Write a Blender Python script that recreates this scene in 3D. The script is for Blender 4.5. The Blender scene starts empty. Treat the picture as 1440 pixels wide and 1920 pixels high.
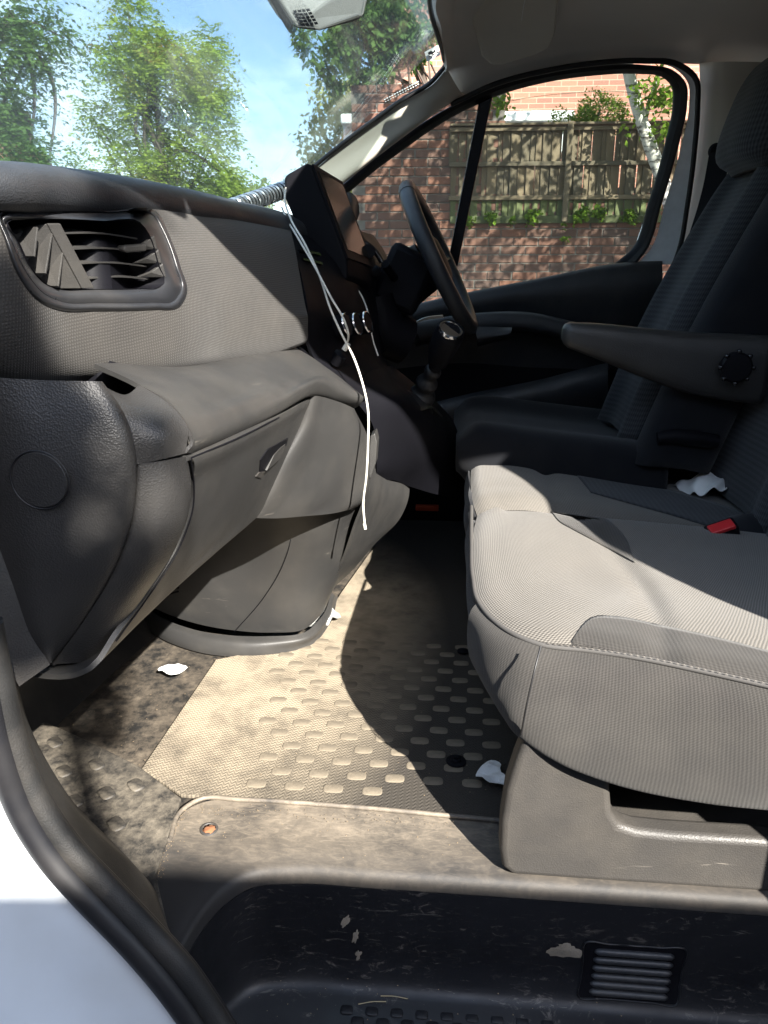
import bpy, bmesh, math, random
import numpy as np
from mathutils import Vector, Matrix
random.seed(7); rng = np.random.default_rng(7)
R = math.radians
S = bpy.context.scene
COL = S.collection
# ------------------------------------------------------------ camera
CP = Vector((0, -.78, .75)); PITCH = R(17.5); YAW = R(4.3); FPX = 1400.0
FW = Vector((-math.sin(YAW)*math.cos(PITCH), math.cos(YAW)*math.cos(PITCH), -math.sin(PITCH)))
RT = Vector((math.cos(YAW), math.sin(YAW), 0)); UP = RT.cross(FW)
cd = bpy.data.cameras.new('camera'); cam = bpy.data.objects.new('camera', cd); COL.objects.link(cam)
m3 = Matrix((RT, UP, -FW)).transposed(); cam.matrix_world = Matrix.Translation(CP) @ m3.to_4x4()
cd.sensor_fit = 'VERTICAL'; cd.sensor_height = 24; cd.lens = 24*FPX/1920
cd.clip_start = .02; cd.clip_end = 500
S.camera = cam
# ------------------------------------------------------------ light
SUN = Vector((-.78, 1.22, -1.02)).normalized()          # travel direction of the sunlight
sd = bpy.data.lights.new('sun', 'SUN'); sd.energy = 5.0; sd.angle = R(.53); sd.color = (1, .95, .87)
so = bpy.data.objects.new('sun', sd); COL.objects.link(so); so.rotation_euler = SUN.to_track_quat('-Z', 'Y').to_euler()
w = bpy.data.worlds.new('World'); S.world = w; w.use_nodes = True
nt = w.node_tree; N = nt.nodes; L = nt.links; N.clear()
sky = N.new('ShaderNodeTexSky'); sky.sky_type = 'NISHITA'; sky.sun_disc = False
sky.sun_elevation = math.asin(-SUN.z); sky.sun_rotation = math.atan2(-SUN.x, -SUN.y)
sky.air_density = 1.0; sky.dust_density = 1.0; sky.ozone_density = 1.5
tc = N.new('ShaderNodeTexCoord'); mp = N.new('ShaderNodeMapping'); mp.inputs['Scale'].default_value = (1, 1, 2.2)
mp.inputs['Location'].default_value = (.35, .1, .2)
nz = N.new('ShaderNodeTexNoise'); nz.inputs['Scale'].default_value = 3.2; nz.inputs['Detail'].default_value = 9; nz.inputs['Roughness'].default_value = .58
cr = N.new('ShaderNodeValToRGB'); cr.color_ramp.elements[0].position = .46; cr.color_ramp.elements[1].position = .74
cr.color_ramp.elements[1].color = (.8, .8, .8, 1)
mx = N.new('ShaderNodeMix'); mx.data_type = 'RGBA'; mx.inputs['B'].default_value = (9, 9.4, 10, 1)
bg = N.new('ShaderNodeBackground'); bg.inputs['Strength'].default_value = .11
ow = N.new('ShaderNodeOutputWorld')
L.new(tc.outputs['Generated'], mp.inputs[0]); L.new(mp.outputs[0], nz.inputs['Vector']); L.new(nz.outputs[0], cr.inputs[0])
L.new(cr.outputs[0], mx.inputs['Factor']); L.new(sky.outputs[0], mx.inputs['A']); L.new(mx.outputs['Result'], bg.inputs[0]); L.new(bg.outputs[0], ow.inputs[0])
S.view_settings.view_transform = 'Standard'; S.view_settings.look = 'None'; S.view_settings.exposure = 2.1; S.view_settings.gamma = 1
S.render.engine = 'CYCLES'
S.cycles.max_bounces = 8; S.cycles.transparent_max_bounces = 24

# ------------------------------------------------------------ helpers
def at(px, py, X=None, Y=None, Z=None):
    d = FW*FPX + RT*(px-720) - UP*(py-960)
    if X is not None: t = (X-CP.x)/d.x
    elif Y is not None: t = (Y-CP.y)/d.y
    else: t = (Z-CP.z)/d.z
    return CP + d*t
def py_(lst):   # [(px,py,Y)...]
    return [at(a, b, Y=c) for a, b, c in lst]
def pz_(lst):
    return [at(a, b, Z=c) for a, b, c in lst]
def flat(rows, keep=.3):
    """pull rows of points towards their common plane, along the line of sight, so moulded panels read as panels"""
    pts = [p for r in rows for p in r]; c = sum(pts, Vector())/len(pts)
    A = np.array([tuple(p-c) for p in pts]); n = Vector(np.linalg.svd(A)[2][2])
    out = []
    for r in rows:
        q = []
        for p in r:
            d = p-CP; t = (c-CP).dot(n)/d.dot(n); q.append((CP+d*t).lerp(p, keep))
        out.append(q)
    return out
def link(o, parent=None):
    COL.objects.link(o)
    if parent is not None: o.parent = parent
    return o
def empty(name, loc=(0, 0, 0)):
    o = bpy.data.objects.new(name, None); o.location = loc; o.empty_display_size = .05
    COL.objects.link(o); return o
def tag(o, label=None, cat=None, group=None, kind=None):
    if label: o['label'] = label
    if cat: o['category'] = cat
    if group: o['group'] = group
    if kind: o['kind'] = kind
    return o
INV = {}
def mesh(name, verts, faces, mat, parent=None, smooth=True, uvs=None):
    me = bpy.data.meshes.new(name)
    off = Vector((0, 0, 0))
    if parent is not None:
        q = parent
        while q is not None: off = off + q.location; q = q.parent
    me.from_pydata([tuple(Vector(v)-off) for v in verts], [], faces)
    if uvs is not None:
        ul = me.uv_layers.new(name='UVMap')
        for lp in me.loops: ul.data[lp.index].uv = uvs[lp.vertex_index]
    if smooth: me.shade_smooth()
    me.materials.append(mat); me.update()
    o = bpy.data.objects.new(name, me); link(o, parent)
    return o
def cr_(P, n, closed=False):
    """Catmull-Rom resample of P to n points, evenly by chord length"""
    P = [Vector(p) for p in P]
    if len(P) == 2 and not closed: return [P[0].lerp(P[1], i/(n-1)) for i in range(n)]
    dense = []
    m = len(P); segs = m if closed else m-1
    for i in range(segs):
        if closed: a, b, c, d = P[(i-1) % m], P[i], P[(i+1) % m], P[(i+2) % m]
        else:
            b, c = P[i], P[i+1]
            a = P[i-1] if i > 0 else b*2-c
            d = P[i+2] if i+2 < m else c*2-b
        la, lb, lc = max((b-a).length, 1e-7), max((c-b).length, 1e-7), max((d-c).length, 1e-7)
        tb = ((b-a)/la*lb+(c-b)/lb*la)/(la+lb)*lb
        tcc = ((c-b)/lb*lc+(d-c)/lc*lb)/(lb+lc)*lb
        for k in range(12):
            t = k/12; t2 = t*t; t3 = t2*t
            dense.append(b*(2*t3-3*t2+1)+tb*(t3-2*t2+t)+c*(-2*t3+3*t2)+tcc*(t3-t2))
    dense.append(P[0].copy() if closed else P[-1].copy())
    L_ = [0]
    for i in range(1, len(dense)): L_.append(L_[-1]+(dense[i]-dense[i-1]).length)
    out = []; j = 0
    cnt = n+1 if closed else n
    for i in range(cnt):
        s = L_[-1]*i/(cnt-1)
        while j < len(L_)-2 and L_[j+1] < s: j += 1
        e = L_[j+1]-L_[j]; t = (s-L_[j])/e if e > 1e-9 else 0
        out.append(dense[j].lerp(dense[j+1], t))
    return out[:n]
def lin_(P, n):
    P = [Vector(p) for p in P]; L_ = [0]
    for i in range(1, len(P)): L_.append(L_[-1]+(P[i]-P[i-1]).length)
    out = []; j = 0
    for i in range(n):
        s = L_[-1]*i/(n-1)
        while j < len(L_)-2 and L_[j+1] < s: j += 1
        e = L_[j+1]-L_[j]; t = (s-L_[j])/e if e > 1e-9 else 0
        out.append(P[j].lerp(P[j+1], min(1, t)))
    return out
def idx_(P, n):
    P = [Vector(q) for q in P]; out = []; m = len(P)
    for i in range(n):
        s = (m-1)*i/(n-1); j = min(m-2, int(s)); t = s-j
        a = P[j-1] if j > 0 else P[j]*2-P[j+1]; b, c = P[j], P[j+1]; d = P[j+2] if j+2 < m else P[j+1]*2-P[j]
        out.append(.5*((2*b)+(c-a)*t+(2*a-5*b+4*c-d)*t*t+(3*b-a-3*c+d)*t*t*t))
    return out
def patch(name, rows, mat, parent=None, n=40, m=None, thick=.006, away=None, linear=False, bevel=0, fn=None, smooth=True, idx=False):
    """loft of rows; a real sheet with thickness pushed away from `away` (default: camera side stays put)"""
    rows = [(idx_(r, n) if idx else lin_(r, n) if linear else cr_(r, n)) for r in rows]
    m = m or max(2, (len(rows)-1)*8+1)
    cols = [cr_([r[i] for r in rows], m) for i in range(n)]
    V = []; UV = []
    for i in range(n):
        for j in range(m):
            V.append(cols[i][j])
    # uv in metres
    us = [[0]*m for _ in range(n)]
    jm = m//2; acc = 0
    for i in range(n):
        if i: acc += (cols[i][jm]-cols[i-1][jm]).length
        a2 = 0
        for j in range(m):
            if j: a2 += (cols[i][j]-cols[i][j-1]).length
            UV.append((acc, a2))
    if fn:
        V = [fn(v, i//m/(n-1), (i % m)/(m-1)) for i, v in enumerate(V)]
    F = [(i*m+j, (i+1)*m+j, (i+1)*m+j+1, i*m+j+1) for i in range(n-1) for j in range(m-1)]
    # vertex normals
    a = V[(n//2)*m+m//2]
    nrm = [Vector((0, 0, 0)) for _ in V]
    for f in F:
        nn = (V[f[2]]-V[f[0]]).cross(V[f[3]]-V[f[1]])
        for k in f: nrm[k] += nn
    tgt = Vector(away) if away is not None else CP
    cnt = sum(1 if nrm[k].dot(tgt-V[k]) > 0 else -1 for k in range(0, len(V), 5))
    s = 1 if cnt > 0 else -1
    if s < 0: F = [tuple(reversed(f)) for f in F]
    if thick:
        k0 = len(V)
        V2 = [V[k]-(nrm[k].normalized()*s*thick if nrm[k].length > 1e-12 else Vector((0, 0, 0))) for k in range(k0)]
        V += V2; UV += UV
        F += [tuple(k0+q for q in reversed(f)) for f in F]
        def strip(idx):
            for a_, b_ in zip(idx[:-1], idx[1:]):
                q = (a_, b_, k0+b_, k0+a_)
                F.append(q)
        b1 = [i*m for i in range(n)]; b2 = [i*m+m-1 for i in range(n)]
        strip(b1); strip(b2[::-1]); strip([j for j in range(m)][::-1]); strip([(n-1)*m+j for j in range(m)])
    o = mesh(name, V, F, mat, parent, smooth, UV)
    if thick:
        o.data.set_sharp_from_angle(angle=R(50))
    return o
def poly(name, pts, mat, parent=None, thick=.004, away=None, bevel=.001, smooth=False, dirv=None):
    """closed outline (3D, roughly planar) extruded to a plate"""
    pts = [Vector(p) for p in pts]
    nn = Vector((0, 0, 0)); c = sum(pts, Vector())/len(pts)
    for i in range(len(pts)): nn += (pts[i]-c).cross(pts[(i+1) % len(pts)]-c)
    nn.normalize()
    tgt = Vector(away) if away is not None else CP
    if nn.dot(tgt-c) < 0: pts = pts[::-1]; nn = -nn
    d = Vector(dirv) if dirv is not None else -nn*thick
    k = len(pts)
    V = pts+[p+d for p in pts]
    F = [tuple(range(k)), tuple(range(2*k-1, k-1, -1))]+[(i, k+i, k+(i+1) % k, (i+1) % k) for i in range(k)]
    o = mesh(name, V, F, mat, parent, False)
    if bevel:
        b = o.modifiers.new('b', 'BEVEL'); b.width = bevel; b.segments = 2; b.limit_method = 'ANGLE'; b.angle_limit = R(40)
    return o
def tube(name, P, r, mat, parent=None, n=None, seg=10, closed=False, spline=True, rx=None, capend=True):
    n = n or max(8, len(P)*6)
    Q = cr_(P, n, closed) if spline else [Vector(p) for p in P]
    n = len(Q)
    rr = r if callable(r) else (lambda t: r)
    V = []; F = []
    T0 = None; nrm = None
    for i in range(n):
        if closed: t = (Q[(i+1) % n]-Q[i-1]).normalized()
        else: t = (Q[min(n-1, i+1)]-Q[max(0, i-1)]).normalized()
        if nrm is None:
            a = Vector((0, 0, 1)) if abs(t.z) < .9 else Vector((1, 0, 0))
            nrm = t.cross(a).normalized()
        else:
            nrm = (nrm-t*nrm.dot(t)).normalized()
        b = t.cross(nrm)
        rad = rr(i/(n-1)); ry = rad if rx is None else rad*rx
        for k in range(seg):
            an = 2*math.pi*k/seg
            V.append(Q[i]+nrm*math.cos(an)*rad+b*math.sin(an)*ry)
    lim = n if closed else n-1
    for i in range(lim):
        i2 = (i+1) % n
        for k in range(seg):
            k2 = (k+1) % seg
            F.append((i*seg+k, i*seg+k2, i2*seg+k2, i2*seg+k))
    if not closed and capend:
        F.append(tuple(range(seg))[::-1]); F.append(tuple((n-1)*seg+k for k in range(seg)))
    o = mesh(name, V, F, mat, parent); o.data.set_sharp_from_angle(angle=R(60)); return o
def box(name, lo, hi, mat, parent=None, bevel=.003, mtx=None, seg=2):
    x0, y0, z0 = lo; x1, y1, z1 = hi
    V = [Vector(v) for v in [(x0, y0, z0), (x1, y0, z0), (x1, y1, z0), (x0, y1, z0), (x0, y0, z1), (x1, y0, z1), (x1, y1, z1), (x0, y1, z1)]]
    if mtx is not None: V = [mtx @ v for v in V]
    F = [(0, 3, 2, 1), (4, 5, 6, 7), (0, 1, 5, 4), (1, 2, 6, 5), (2, 3, 7, 6), (3, 0, 4, 7)]
    o = mesh(name, V, F, mat, parent, False)
    if bevel:
        b = o.modifiers.new('b', 'BEVEL'); b.width = bevel; b.segments = seg
        if seg > 1: o.data.shade_smooth(); o.data.set_sharp_from_angle(angle=R(35)) if seg < 3 else None
    return o
def cyl(name, c, axis, r, h, mat, parent=None, seg=32, r2=None, prof=None):
    """lathe about axis from c; prof list of (radius, height)"""
    ax = Vector(axis).normalized(); a = Vector((0, 0, 1)) if abs(ax.z) < .9 else Vector((1, 0, 0))
    u = ax.cross(a).normalized(); v = ax.cross(u); c = Vector(c)
    if prof is None: prof = [(0, 0), (r, 0), (r if r2 is None else r2, h), (0, h)]
    V = []; F = []
    for (rr, hh) in prof:
        for k in range(seg):
            an = 2*math.pi*k/seg
            V.append(c+ax*hh+(u*math.cos(an)+v*math.sin(an))*max(rr, 1e-5))
    for i in range(len(prof)-1):
        for k in range(seg):
            k2 = (k+1) % seg
            F.append((i*seg+k, (i+1)*seg+k, (i+1)*seg+k2, i*seg+k2))
    o = mesh(name, V, F, mat, parent); o.data.set_sharp_from_angle(angle=R(35)); return o
def rings(name, secs, mat, parent=None, n=40, m=24, cap=True):
    """closed cross-sections lofted (soft bodies)"""
    secs = [cr_(s, n, True) for s in secs]
    cols = [cr_([s[i] for s in secs], m) for i in range(n)]
    V = [cols[i][j] for j in range(m) for i in range(n)]
    F = [(j*n+i, j*n+(i+1) % n, (j+1)*n+(i+1) % n, (j+1)*n+i) for j in range(m-1) for i in range(n)]
    if cap: F += [tuple(range(n))[::-1], tuple((m-1)*n+i for i in range(n))]
    # outward
    c = sum(V, Vector())/len(V); f = F[len(F)//2]
    s = 0
    for f in F[::7][:200]:
        s += (V[f[1]]-V[f[0]]).cross(V[f[2]]-V[f[0]]).dot(V[f[0]]-c)
    if s < 0: F = [tuple(reversed(f)) for f in F]
    acc = [0]
    for j in range(1, m): acc.append(acc[-1]+(V[j*n]-V[(j-1)*n]).length)
    per = sum((V[(i+1) % n]-V[i]).length for i in range(n))
    UV = [(acc[j], per*i/n) for j in range(m) for i in range(n)]
    return mesh(name, V, F, mat, parent, True, UV)

from mathutils.bvhtree import BVHTree
def bvh(o):
    off = Vector(o.location); q = o.parent
    while q is not None: off = off+q.location; q = q.parent
    return BVHTree.FromPolygons([v.co+off for v in o.data.vertices], [p.vertices for p in o.data.polygons])
def onto(o_bvh, px, py, lift=.0015):
    d = (at(px, py, Y=5)-CP).normalized(); h = o_bvh.ray_cast(CP, d)
    if h[0] is None: return None
    n = h[1] if h[1].dot(d) < 0 else -h[1]
    return h[0]+n*lift

# ------------------------------------------------------------ materials
def newmat(name):
    m = bpy.data.materials.new(name); m.use_nodes = True
    return m, m.node_tree.nodes, m.node_tree.links, m.node_tree.nodes['Principled BSDF']
def noise(N, L, vec, scale, detail=4, rough=.55, dist=0):
    n = N.new('ShaderNodeTexNoise'); n.inputs['Scale'].default_value = scale; n.inputs['Detail'].default_value = detail
    n.inputs['Roughness'].default_value = rough; n.inputs['Distortion'].default_value = dist
    L.new(vec, n.inputs['Vector']); return n.outputs['Fac']
def ramp(N, L, fac, p0, p1, c0=(0, 0, 0, 1), c1=(1, 1, 1, 1)):
    r = N.new('ShaderNodeValToRGB'); r.color_ramp.elements[0].position = p0; r.color_ramp.elements[1].position = p1
    r.color_ramp.elements[0].color = c0; r.color_ramp.elements[1].color = c1
    L.new(fac, r.inputs[0]); return r.outputs[0]
def mixc(N, L, f, a, b):
    m = N.new('ShaderNodeMix'); m.data_type = 'RGBA'
    if isinstance(f, (int, float)): m.inputs['Factor'].default_value = f
    else: L.new(f, m.inputs['Factor'])
    for k, v in (('A', a), ('B', b)):
        if isinstance(v, tuple): m.inputs[k].default_value = v if len(v) == 4 else (*v, 1)
        else: L.new(v, m.inputs[k])
    return m.outputs['Result']
def math_(N, L, op, a, b=0, clamp=False):
    m = N.new('ShaderNodeMath'); m.operation = op; m.use_clamp = clamp
    for i, v in enumerate((a, b)):
        if isinstance(v, (int, float)): m.inputs[i].default_value = v
        else: L.new(v, m.inputs[i])
    return m.outputs[0]
def bump(N, L, h, strength, dist, prev=None):
    b = N.new('ShaderNodeBump'); b.inputs['Strength'].default_value = strength; b.inputs['Distance'].default_value = dist
    L.new(h, b.inputs['Height'])
    if prev is not None: L.new(prev, b.inputs['Normal'])
    return b.outputs[0]
def objco(N): return N.new('ShaderNodeTexCoord').outputs['Object']
def plastic(name, col, rough=.5, grain='leather', gs=420, gd=.0006, dirt=.25, dust=(.2, .18, .15), scr=.0, spec=.5):
    m, N, L, b = newmat(name); co = objco(N)
    n1 = noise(N, L, co, 9, 6, .6)
    f = ramp(N, L, n1, .45, .75)
    c = mixc(N, L, math_(N, L, 'MULTIPLY', f, dirt), (*col, 1), (*dust, 1))
    n2 = noise(N, L, co, 900, 1); sp = ramp(N, L, n2, .72, .8)
    c = mixc(N, L, math_(N, L, 'MULTIPLY', sp, dirt*.6), c, (*dust, 1))
    if scr:
        mp = N.new('ShaderNodeMapping'); mp.inputs['Scale'].default_value = (9, 9, 90); mp.inputs['Rotation'].default_value = (.5, .9, .3)
        L.new(co, mp.inputs[0]); n3 = noise(N, L, mp.outputs[0], 1.2, 4, .7, .8)
        s3 = ramp(N, L, n3, .66, .72)
        n4 = ramp(N, L, noise(N, L, co, 7, 2), .5, .65)
        c = mixc(N, L, math_(N, L, 'MULTIPLY', math_(N, L, 'MULTIPLY', s3, n4), scr), c, (.3, .27, .23, 1))
    L.new(c, b.inputs['Base Color']); b.inputs['Roughness'].default_value = rough; b.inputs['Specular IOR Level'].default_value = spec
    L.new(ramp(N, L, noise(N, L, co, 14, 5), .2, .9, (rough-.08,)*3+(1,), (min(1, rough+.15),)*3+(1,)), b.inputs['Roughness'])
    if grain:
        if grain == 'leather':
            v = N.new('ShaderNodeTexVoronoi'); v.inputs['Scale'].default_value = gs; v.feature = 'F1'; L.new(co, v.inputs['Vector']); h = v.outputs['Distance']
        else:
            h = noise(N, L, co, gs*1.6, 2)
        L.new(bump(N, L, h, .6, gd), b.inputs['Normal'])
    return m
def fabric(name, col, col2, pitch=.003, rough=.95, depth=.0007, kind='weave', fuzz=.3, dusty=.035):
    m, N, L, b = newmat(name)
    uv = N.new('ShaderNodeTexCoord').outputs['UV']
    nd = N.new('ShaderNodeTexNoise'); nd.inputs['Scale'].default_value = 60; L.new(uv, nd.inputs['Vector'])
    sep = N.new('ShaderNodeSeparateXYZ'); L.new(uv, sep.inputs[0])
    k = 2*math.pi/pitch
    wob = math_(N, L, 'MULTIPLY', nd.outputs['Fac'], .0015)
    u = math_(N, L, 'ADD', sep.outputs[0], wob); v = math_(N, L, 'ADD', sep.outputs[1], wob)
    if kind == 'weave':
        # staggered little lozenges
        a = math_(N, L, 'SINE', math_(N, L, 'MULTIPLY', math_(N, L, 'ADD', u, v), k*.7)); c_ = math_(N, L, 'SINE', math_(N, L, 'MULTIPLY', math_(N, L, 'SUBTRACT', u, v), k*.7))
        h = math_(N, L, 'MULTIPLY', a, c_)
    elif kind == 'grid':
        a = math_(N, L, 'SINE', math_(N, L, 'MULTIPLY', u, k)); c_ = math_(N, L, 'SINE', math_(N, L, 'MULTIPLY', v, k))
        h = math_(N, L, 'MULTIPLY', math_(N, L, 'ADD', a, 1), math_(N, L, 'ADD', c_, 1)); h = math_(N, L, 'MULTIPLY', h, .25)
    elif kind == 'rib':
        a = math_(N, L, 'SINE', math_(N, L, 'MULTIPLY', u, k*.5)); c_ = math_(N, L, 'SINE', math_(N, L, 'MULTIPLY', v, k*1.2))
        h = math_(N, L, 'ADD', math_(N, L, 'MULTIPLY', a, .35), math_(N, L, 'MULTIPLY', c_, .6))
    fine = N.new('ShaderNodeTexNoise'); fine.inputs['Scale'].default_value = 1500; fine.inputs['Detail'].default_value = 1; L.new(uv, fine.inputs['Vector'])
    h01 = math_(N, L, 'ADD', math_(N, L, 'MULTIPLY', h, .5), .5, True)
    h2 = math_(N, L, 'ADD', h01, math_(N, L, 'MULTIPLY', fine.outputs['Fac'], fuzz))
    big = N.new('ShaderNodeTexNoise'); big.inputs['Scale'].default_value = 12; big.inputs['Detail'].default_value = 5; L.new(uv, big.inputs['Vector'])
    base = mixc(N, L, h01, (*col, 1), (*col2, 1))
    base = mixc(N, L, math_(N, L, 'MULTIPLY', ramp(N, L, big.outputs['Fac'], .4, .75), dusty), base, (.4, .36, .3, 1))
    L.new(base, b.inputs['Base Color']); b.inputs['Roughness'].default_value = rough; b.inputs['Specular IOR Level'].default_value = .15
    b.inputs['Sheen Weight'].default_value = .12
    L.new(bump(N, L, h2, .7, depth), b.inputs['Normal'])
    return m
def simple(name, col, rough=.5, metal=0, spec=.5, emis=None):
    m, N, L, b = newmat(name); b.inputs['Base Color'].default_value = (*col, 1); b.inputs['Roughness'].default_value = rough
    b.inputs['Metallic'].default_value = metal; b.inputs['Specular IOR Level'].default_value = spec
    co = objco(N); n = noise(N, L, co, 40, 4)
    L.new(mixc(N, L, n, tuple(c*.85 for c in col)+(1,), tuple(min(1, c*1.12) for c in col)+(1,)), b.inputs['Base Color'])
    return m
M = {}
M['dash'] = plastic('dash_plastic', (.036, .034, .033), .42, gs=520, dirt=.25, scr=.3)
M['dash_top'] = plastic('dash_top_plastic', (.026, .028, .032), .42, gs=600, dirt=.12)
M['dash_lower'] = plastic('lower_dash_plastic', (.031, .0305, .030), .46, grain='fine', gs=600, gd=.0004, dirt=.10, scr=.8)
M['leather_grain'] = plastic('grained_plastic', (.030, .029, .0285), .40, gs=520, gd=.0006, dirt=.06)
M['dash_cloth'] = fabric('embossed_dash_skin', (.014, .0135, .013), (.060, .056, .052), .0036, .5, .0011, 'grid', .1)
M['black'] = plastic('black_plastic', (.006, .006, .008), .5, grain='fine', gs=500, gd=.0002, dirt=.0, spec=.10)
M['gloss_black'] = simple('gloss_black', (.01, .01, .012), .12)
M['vent_ring'] = plastic('satin_black_plastic', (.02, .021, .024), .3, grain=None, dirt=.1)
M['slat'] = plastic('grey_vent_plastic', (.034, .033, .032), .45, grain='fine', dirt=.15)
M['chrome'] = simple('chrome', (.75, .75, .76), .12, 1)
M['headliner'] = fabric('headliner_cloth', (.66, .625, .57), (.74, .70, .64), .002, 1, .0001, 'grid', .4)
M['trim'] = plastic('beige_trim_plastic', (.60, .56, .48), .6, grain='fine', gs=500, gd=.0003, dirt=.1, dust=(.3, .27, .22))
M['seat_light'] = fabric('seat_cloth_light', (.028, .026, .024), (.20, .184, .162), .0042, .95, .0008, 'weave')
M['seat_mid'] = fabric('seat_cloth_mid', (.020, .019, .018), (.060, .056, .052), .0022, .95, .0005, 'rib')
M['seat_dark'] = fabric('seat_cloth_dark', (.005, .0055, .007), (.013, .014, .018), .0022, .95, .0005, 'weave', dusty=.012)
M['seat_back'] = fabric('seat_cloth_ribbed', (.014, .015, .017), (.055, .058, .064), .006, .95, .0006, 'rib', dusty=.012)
M['piping'] = simple('piping', (.07, .066, .062), .8)
M['thread'] = simple('thread', (.3, .27, .24), .8)
M['seat_base'] = plastic('seat_base_plastic', (.040, .037, .034), .5, gs=480, gd=.0005, dirt=.13, dust=(.2, .175, .14), scr=.5)
M['rubber'] = plastic('rubber', (.009, .009, .011), .48, grain=None, dirt=.08)
M['rubber_dusty'] = plastic('dusty_rubber', (.012, .0118, .0115), .6, grain='fine', dirt=.35, dust=(.10, .085, .07))
M['red'] = simple('red_button', (.5, .02, .025), .35)
M['orange'] = simple('orange_catch', (.45, .05, .01), .5)
M['cable'] = simple('white_cable', (.75, .72, .64), .4)
M['metal'] = simple('steel', (.5, .5, .5), .35, 1)
M['screen'] = simple('screen_glass', (.03, .029, .026), .15, spec=.13)
M['louvre'] = plastic('louvre_plastic', (.03, .032, .037), .38, grain='fine', dirt=.15)
M['unit'] = plastic('grey_unit_plastic', (.16, .155, .145), .55, grain='fine', dirt=.1)
M['crumb'] = simple('crumb', (.20, .15, .095), .9)
M['rust'] = simple('rust', (.22, .09, .04), .9)
M['grime'] = plastic('dried_mud', (.19, .165, .13), .95, grain='fine', gs=300, gd=.001, dirt=.7, dust=(.36, .31, .25))
def paint():
    m, N, L, b = newmat('white_paint'); co = objco(N)
    n = noise(N, L, co, 6, 6)
    L.new(mixc(N, L, ramp(N, L, n, .4, .8), (.60, .64, .68, 1), (.52, .54, .55, 1)), b.inputs['Base Color'])
    b.inputs['Roughness'].default_value = .35; b.inputs['Coat Weight'].default_value = .6; b.inputs['Coat Roughness'].default_value = .08
    return m
M['paint'] = paint()
M['paint_lit'] = simple('white_paint_lit', (.80, .83, .86), .3)  # lighter copy of the body paint, skylight on the door frame put into the colour
def glass(name, tint, haze):
    m, N, L, b = newmat(name); N.remove(b)
    o = [n for n in N if n.type == 'OUTPUT_MATERIAL'][0]
    tr = N.new('ShaderNodeBsdfTransparent'); tr.inputs[0].default_value = (*tint, 1)
    gl = N.new('ShaderNodeBsdfGlossy'); gl.inputs['Roughness'].default_value = .02
    df = N.new('ShaderNodeBsdfDiffuse'); df.inputs[0].default_value = (.8, .8, .8, 1)
    tl = N.new('ShaderNodeBsdfTranslucent'); tl.inputs[0].default_value = (.8, .8, .8, 1)
    ad = N.new('ShaderNodeMixShader'); ad.inputs[0].default_value = .5; L.new(df.outputs[0], ad.inputs[1]); L.new(tl.outputs[0], ad.inputs[2])
    co = objco(N)
    f = math_(N, L, 'MULTIPLY', ramp(N, L, noise(N, L, co, 5, 6, .65), .3, .8, (.5, .5, .5, 1), (1.3, 1.3, 1.3, 1)), haze)
    spk = ramp(N, L, noise(N, L, co, 160, 1), .78, .8)
    f = math_(N, L, 'ADD', f, math_(N, L, 'MULTIPLY', spk, .12), True)
    m1 = N.new('ShaderNodeMixShader'); L.new(f, m1.inputs[0]); L.new(tr.outputs[0], m1.inputs[1]); L.new(ad.outputs[0], m1.inputs[2])
    lw = N.new('ShaderNodeFresnel'); lw.inputs[0].default_value = 1.45
    m2 = N.new('ShaderNodeMixShader'); L.new(math_(N, L, 'MULTIPLY', lw.outputs[0], .6), m2.inputs[0]); L.new(m1.outputs[0], m2.inputs[1]); L.new(gl.outputs[0], m2.inputs[2])
    L.new(m2.outputs[0], o.inputs['Surface'])
    return m
M['glass'] = glass('windscreen_glass', (.88, .95, .95), .045)
M['side_glass'] = glass('side_glass', (.82, .86, .84), .02)
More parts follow.
